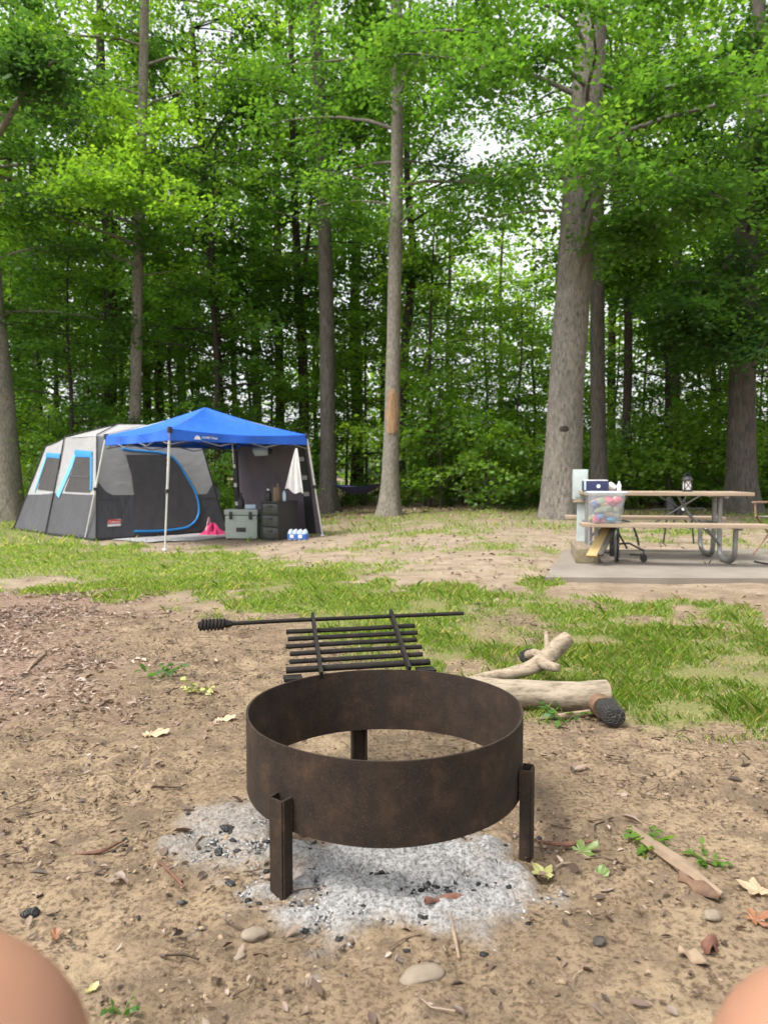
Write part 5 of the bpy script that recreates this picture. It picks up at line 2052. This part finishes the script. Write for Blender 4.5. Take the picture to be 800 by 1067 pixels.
def totep(u, v, k=1.0, inset=0):
    a = 6.2832 * u
    c, s = math.cos(a), math.sin(a)
    e = .28
    f = (.80 + .20 * v)
    return ((hw - inset) * f * k * math.copysign(abs(c) ** e, c), (hd - inset) * f * k * math.copysign(abs(s) ** e, s), .004 + inset + (hh - inset * 2) * v)


b = MB(); b.grid(lambda u, v: totep(u, v), 48, 6)
n0 = len(b.v)
b.grid(lambda u, v: totep(1 - u, v, 1, .004), 48, 6)
b.add([totep(k / 48, 0) for k in range(48)], [tuple(range(47, -1, -1))])
b.build('tub', M['tote'], tt)
b = MB()
rim = [totep(k / 48, 1, 1.03) for k in range(49)]
b.tube(rim, [.012] * 49, 8, cap=False); b.build('rim', M['water_clear'], tt)
cols = [(.55, .12, .16), (.62, .20, .24), (.06, .25, .42), (.10, .42, .48), (.50, .36, .24), (.14, .20, .38), (.66, .42, .42), (.42, .07, .12), (.06, .13, .26), (.30, .32, .20)]
rg = np.random.default_rng(4)
slots = [(x + .03 * math.sin(z * 90), y, z) for z in (.045, .095, .145, .195, .235) for x in (-.085, -.0, .085) for y in (-.06, .04)]
for i, (x, y, z) in enumerate(slots):
    c = tuple(v * .75 for v in cols[int(rg.integers(0, len(cols)))])
    mt = simple("packed_cloth_%d" % i, c, tuple(v * .7 for v in c), 20, .8, bstr=.3)
    b = MB()
    a = rg.uniform(0, 3.14)
    dv = np.array([math.cos(a) * .062, math.sin(a) * .035, rg.uniform(-.04, .04)])
    p = np.array([x, y, z]) + rg.normal(0, .006, 3)
    b.tube([p - dv, p - dv * .5, p + dv * .5, p + dv], [.010, .034, .036, .012], 12, wob=.45, seed=i)
    b.build('packed_cloth', mt, tt)

# pedestal behind the table, timber, leaning board, folded stroller, chairs
pd = at(607, 566, 8.62); pd[2] = gzf(pd[0], pd[1])
ped = thing('utility_pedestal', "pale green-grey metal utility pedestal behind the table's left end", 'pedestal', tuple(pd), math.radians(-10))
b = MB(); b.box((.012, 0, .35), (.17, .12, .74), None, .008); b.build('column', M['post'], ped)
b = MB(); b.box((-.045, -.01, .90), (.17, .15, .36), None, .01); box_ = b.build('meter_box', M['post'], ped)
b = MB(); b.box((-.045, -.089, .88), (.13, .008, .27), None, .003); d = b.build('cover', M['post'], ped); d.parent = box_
b = MB(); b.box((.012, -.063, .20), (.12, .006, .14), None, .002); b.build('plate', M['post'], ped)
b = MB(); b.box((.0, -.02, .70), (.24, .17, .035), None, .005); b.build('tabletop_end', M['table_wood'], ped)  # wooden end of the tabletop, drawn as a board on the pedestal

tm_ = thing('timber_block', "old square landscape timber lying on the pad's left edge", 'timber', (2.18, 7.60, PADZ + .003), math.radians(-12))
b = MB(); b.box((0, .55, .075), (.24, 1.08, .15), None, .012); b.build('beam', M['timber'], tm_)
b = MB(); b.box((0, .008, .075), (.235, .012, .145), None, .005); b.build('sawn_end', M['timber_end'], tm_)

pb_ = thing('leaning_board', "yellow pine board leaning against the table's left bench end", 'board', tuple(at(618, 582, 7.55)), 0)
a0, a1 = at(616, 580, 7.42), at(632, 548.5, 7.62)
a0[2] = max(a0[2], PADZ + .02)
b = MB()
dv = a1 - a0
sv = np.array([.9, -.35, 0]); sv /= np.linalg.norm(sv)
nv3 = np.cross(dv, sv); nv3 /= np.linalg.norm(nv3)
P = []
for q in (a0, a1):
    for s_, t_ in ((-1, -1), (1, -1), (1, 1), (-1, 1)):
        P.append(q + sv * .055 * s_ + nv3 * .018 * t_)
b.add(P, [(3, 2, 1, 0), (4, 5, 6, 7), (0, 1, 5, 4), (1, 2, 6, 5), (2, 3, 7, 6), (3, 0, 4, 7)])
b.build('board', M['plank_yellow'], pb_, world=True, smooth_=False)
b = MB()
sh_off = sv * .085 - nv3 * .03
P = [np.array(p) + sh_off + sv * .0 for p in P]
P = [sh_off + q + sv * .028 * s_ + nv3 * .016 * t_ for q in (a0, a1) for s_, t_ in ((-1, -1), (1, -1), (1, 1), (-1, 1))]
b.add(P, [(3, 2, 1, 0), (4, 5, 6, 7), (0, 1, 5, 4), (1, 2, 6, 5), (2, 3, 7, 6), (3, 0, 4, 7)])
b.build('dark_side', M['bark_brown'], pb_, world=True, smooth_=False)  # separate brown strip drawn as the board's dark side

# folded push cart: one big wheel seen edge-on, black frame, small castor
wc = at(643, 567, 7.75); wr = .185; wc[2] = PADZ + wr + .004
fc = thing('folding_pushcart', "folded black wheelchair with one big grey wheel under the table's left end", 'pushcart', tuple(wc), math.radians(-20))
b = MB()
ring_ = [(0, wr * math.cos(a), wr * math.sin(a)) for a in np.linspace(0, 6.2832, 41)]
b.tube([(x, y * .92, z * .92) for x, y, z in ring_], [.016] * 41, 10, cap=False)
wheel = b.build('wheel', M['black'], fc)
b = MB(); b.tube([(-.014, y, z) for x, y, z in ring_], [.010] * 41, 8, cap=False); t_ = b.build('outer_rim', M['galv'], fc); t_.parent = wheel
b = MB()
for k in range(12):
    a = 6.2832 * k / 12
    b.tube([(0, 0, 0), (0, wr * .9 * math.cos(a), wr * .9 * math.sin(a))], [.003] * 2, 5)
b.lathe([(.02, -.02), (.02, .02)], n=12)
t_ = b.build('spokes', M['galv'], fc); t_.parent = wheel
b = MB()
b.tube(smooth_path([(-.05, .03, .0), (-.05, .05, .20), (-.05, .02, .26), (.12, 0, .25), (.19, -.02, .12), (.22, -.03, .0)], 4), [.012] * 21, 8)
b.tube([(-.05, .03, 0), (.12, 0, .02), (.24, -.02, -.04), (.27, -.02, -.05)], [.011] * 4, 8)
b.tube([(-.05, .1, .22), (.10, .08, -.05)], [.011] * 2, 8)
b.tube([(-.02, 0, 0), (-.1, .02, -.1), (-.22, .03, -.06)], [.012] * 3, 8)
b.build('frame', M['black'], fc)
b = MB(); b.box((-.06, .06, .02), (.05, .12, .30), None, .01); b.build('folded_seat', M['black'], fc)
b = MB()
cs = (.27, -.02, -.135)
b.lathe([(.02, -.014), (.046, -.012), (.046, .012), (.02, .014)], n=18)
b.v = [(x * .8 + cs[0], z + cs[1], y + cs[2]) for x, y, z in b.v]
b.build('castor', M['black'], fc)
b = MB(); b.tube([(.27, -.005, -.05), (.275, -.005, -.135)], [.009] * 2, 6); b.build('castor_fork', M['black'], fc)
b = MB(); b.box((.20, -.06, -.10), (.14, .08, .012), None, .004); b.build('footrest', M['black'], fc)


def camp_chair(label, loc, rz, frame_mat, cloth):
    t = thing('camp_chair', label, 'camp chair', loc, rz)
    for s_ in (-1, 1):
        for nm, p, q in (('leg', (-.24, s_ * .22, .0), (.22, s_ * .22, .46)), ('leg', (.24, s_ * .22, .0), (-.22, s_ * .22, .46))):
            b = MB(); b.tube([p, q], [.011] * 2, 8); b.build(nm, frame_mat, t)
        b = MB(); b.tube([(-.22, s_ * .22, .46), (-.32, s_ * .24, .86)], [.011] * 2, 8); b.build('back_post', frame_mat, t)
        b = MB(); b.box((0, s_ * .25, .62), (.46, .05, .022), None, .006); b.build('armrest', frame_mat, t)
        b = MB(); b.tube([(.20, s_ * .235, .44), (.20, s_ * .25, .61)], [.011] * 2, 8); b.build('arm_post', frame_mat, t)
    b = MB(); b.grid(lambda u, v: (-.23 + .46 * u, -.22 + .44 * v, .455 - .06 * math.sin(math.pi * v) * math.sin(math.pi * min(1, u + .1))), 10, 10)
    b.grid(lambda u, v: (.23 - .46 * u, -.22 + .44 * v, .449 - .06 * math.sin(math.pi * v) * math.sin(math.pi * min(1, 1 - u + .1))), 10, 10)
    b.build('seat', cloth, t)
    b = MB(); b.grid(lambda u, v: (-.225 - .095 * u - .04 * math.sin(math.pi * v), -.22 + .44 * v, .48 + .36 * u), 8, 10)
    b.grid(lambda u, v: (-.231 - .095 * (1 - u) - .04 * math.sin(math.pi * v), -.22 + .44 * v, .84 - .36 * u), 8, 10)
    b.build('backrest', cloth, t)
    return t


M['chair_wood'] = simple("brown_chair_wood", (.30, .19, .12), (.20, .12, .075), 22, .6, bstr=.1)
M['chair_cloth'] = simple("faded_grey_canvas", (.28, .25, .22), (.21, .19, .165), 12, .9, bstr=.3)
q = np.array([4.72, 8.35, 0]); 
camp_chair("brown wood armed camp chair at the right edge beside the picnic table", (q[0], q[1], PADZ + .005), math.radians(200), M['chair_wood'], M['chair_cloth'])
q = at(706, 560, 10.4)
grp = thing('folded_chair', "dark spidery folded camp chair lying behind the picnic table", 'camp chair', (q[0], q[1], gzf(q[0], q[1])))
for k, (x0, z0, x1, z1) in enumerate(((-.45, .28, .30, .72), (-.30, .70, .50, .26), (-.12, .22, .16, .80), (.20, .22, -.16, .78), (-.38, .50, .42, .52))):
    b = MB(); b.tube([(x0, .04 * k - .08, z0), (x1, .04 * k - .06, z1)], [.012] * 2, 7); b.build('rod', M['black'], grp)
b = MB()
b.grid(lambda u, v: (-.16 + .30 * u, .12 + .03 * math.sin(u * 11), .44 + .16 * v + .06 * math.sin(u * 7) * (1 if v < .5 else 1.5)), 14, 6)
b.grid(lambda u, v: (.14 - .30 * u, .135 + .03 * math.sin((1 - u) * 11), .44 + .16 * v + .06 * math.sin((1 - u) * 7) * (1 if v < .5 else 1.5)), 14, 6)
b.build('bunched_cloth', M['black'], grp)
b = MB(); b.lathe([(.022, 0), (.022, .01)], n=12); b.v = [(x + .02, -.10 - z, y + .52) for x, y, z in b.v]; b.build('highlight_disc', M['white'], grp)  # white disc stands in for a highlight on the crossing rods
b = MB()
for x in (-.2, .25):
    b.tube([(x, .04, .0), (x * .8, .02, .40)], [.012] * 2, 7)
b.build('stand_legs', M['black'], grp)

cw = smooth_path([tuple(onT(a, b_, .0)) for a, b_ in ((1.02, -.25), (1.10, -.50), (1.22, -.42), (1.25, -.62), (1.38, -.55), (1.42, -.35), (1.34, -.32), (1.30, -.5), (1.5, -.62))], 8)
cw[:, 2] = PADZ + .012
b = MB(); b.tube(cw, [.009] * len(cw), 7)
tag(b.build('cord', M['black'], loc=tuple(cw[0])), "thin black cord lying in loops on the pad's right side", 'cord')

# ------------------------------------------------------------------ the seated person whose bare knees enter the bottom corners
def person():
    J = {}
    V, E, Rr = [], [], []

    def v(p, r, parent=None):
        V.append(tuple(p)); Rr.append(r)
        i = len(V) - 1
        if parent is not None:
            E.append((parent, i))
        return i
    g0 = gzf(0, 0)
    pel = v((0, -.22, .40), .15)
    sp1 = v((0, -.27, .58), .135, pel)
    sp2 = v((0, -.33, .76), .15, sp1)
    sp3 = v((0, -.36, .90), .13, sp2)
    nk = v((0, -.345, 1.02), .055, sp3)
    hd0 = v((0, -.325, 1.10), .075, nk)
    hd1 = v((0, -.325, 1.19), .098, hd0)
    hd2 = v((0, -.335, 1.265), .075, hd1)
    for s in (-1, 1):
        if s < 0:
            hip, mid, kn, ank = (-.11, -.18, .40), (-.18, .10, .54), (-.298, .38, .667), (-.30, .46, .08)
        else:
            hip, mid, kn, ank = (.11, -.18, .40), (.185, .10, .54), (.278, .38, .675), (.31, .46, .08)
        h = v(hip, .105, pel)
        m_ = v(mid, .088, h)
        k0 = v(tuple(np.array(mid) * .3 + np.array(kn) * .7), .135 if s < 0 else .100, m_)
        k = v(kn, .150 if s < 0 else .105, k0)
        c = v(tuple(np.array(kn) * .68 + np.array(ank) * .32 + np.array([0, -.03, 0])), .062, k)
        a = v(ank, .036, c)
        v((ank[0] + s * .02, ank[1] + .10, g0 + .045), .036, a)
        v((ank[0] + s * .04, ank[1] + .19, g0 + .032), .026, len(V) - 1)
        sh_ = v((s * .17, -.36, .93), .062, sp3)
        el = v((s * .26, -.20, .72), .045, sh_)
        wr_ = v((s * .10, -.10, .93), .030, el)
        pl = v((s * .085, -.075, .965), .032, wr_)
        for k in range(4):
            f1 = v((s * (.075 + .004 * k), -.045 - .006 * k, 1.015 - .022 * k), .0095, pl)
            f2 = v((s * (.062 - .004 * k), -.030, 1.022 - .022 * k), .0085, f1)
            v((s * (.040 + .003 * k), -.032, 1.020 - .022 * k), .0075, f2)
        t1 = v((s * .065, -.095, .985), .011, pl)
        v((s * .045, -.085, 1.015), .0085, t1)
    me = bpy.data.meshes.new('person')
    me.from_pydata(V, E, [])
    o = bpy.data.objects.new('person', me)
    COL.objects.link(o)
    me.materials.append(M['skin'])
    md = o.modifiers.new('skin', 'SKIN')
    md.use_smooth_shade = True
    for i, sv_ in enumerate(me.skin_vertices[0].data):
        sv_.radius = (Rr[i], Rr[i])
        sv_.use_root = (i == 0)
    sd_ = o.modifiers.new('subd', 'SUBSURF')
    sd_.levels = 3
    sd_.render_levels = 3
    bpy.context.view_layer.update()
    me2 = bpy.data.meshes.new_from_object(o.evaluated_get(bpy.context.evaluated_depsgraph_get()))
    bpy.data.objects.remove(o)
    me2.polygons.foreach_set('use_smooth', np.ones(len(me2.polygons), bool))
    b = bpy.data.objects.new('person', me2)
    COL.objects.link(b)
    tag(b, "seated person whose bare knees show at the photo's bottom corners", 'person')
    return b


person()
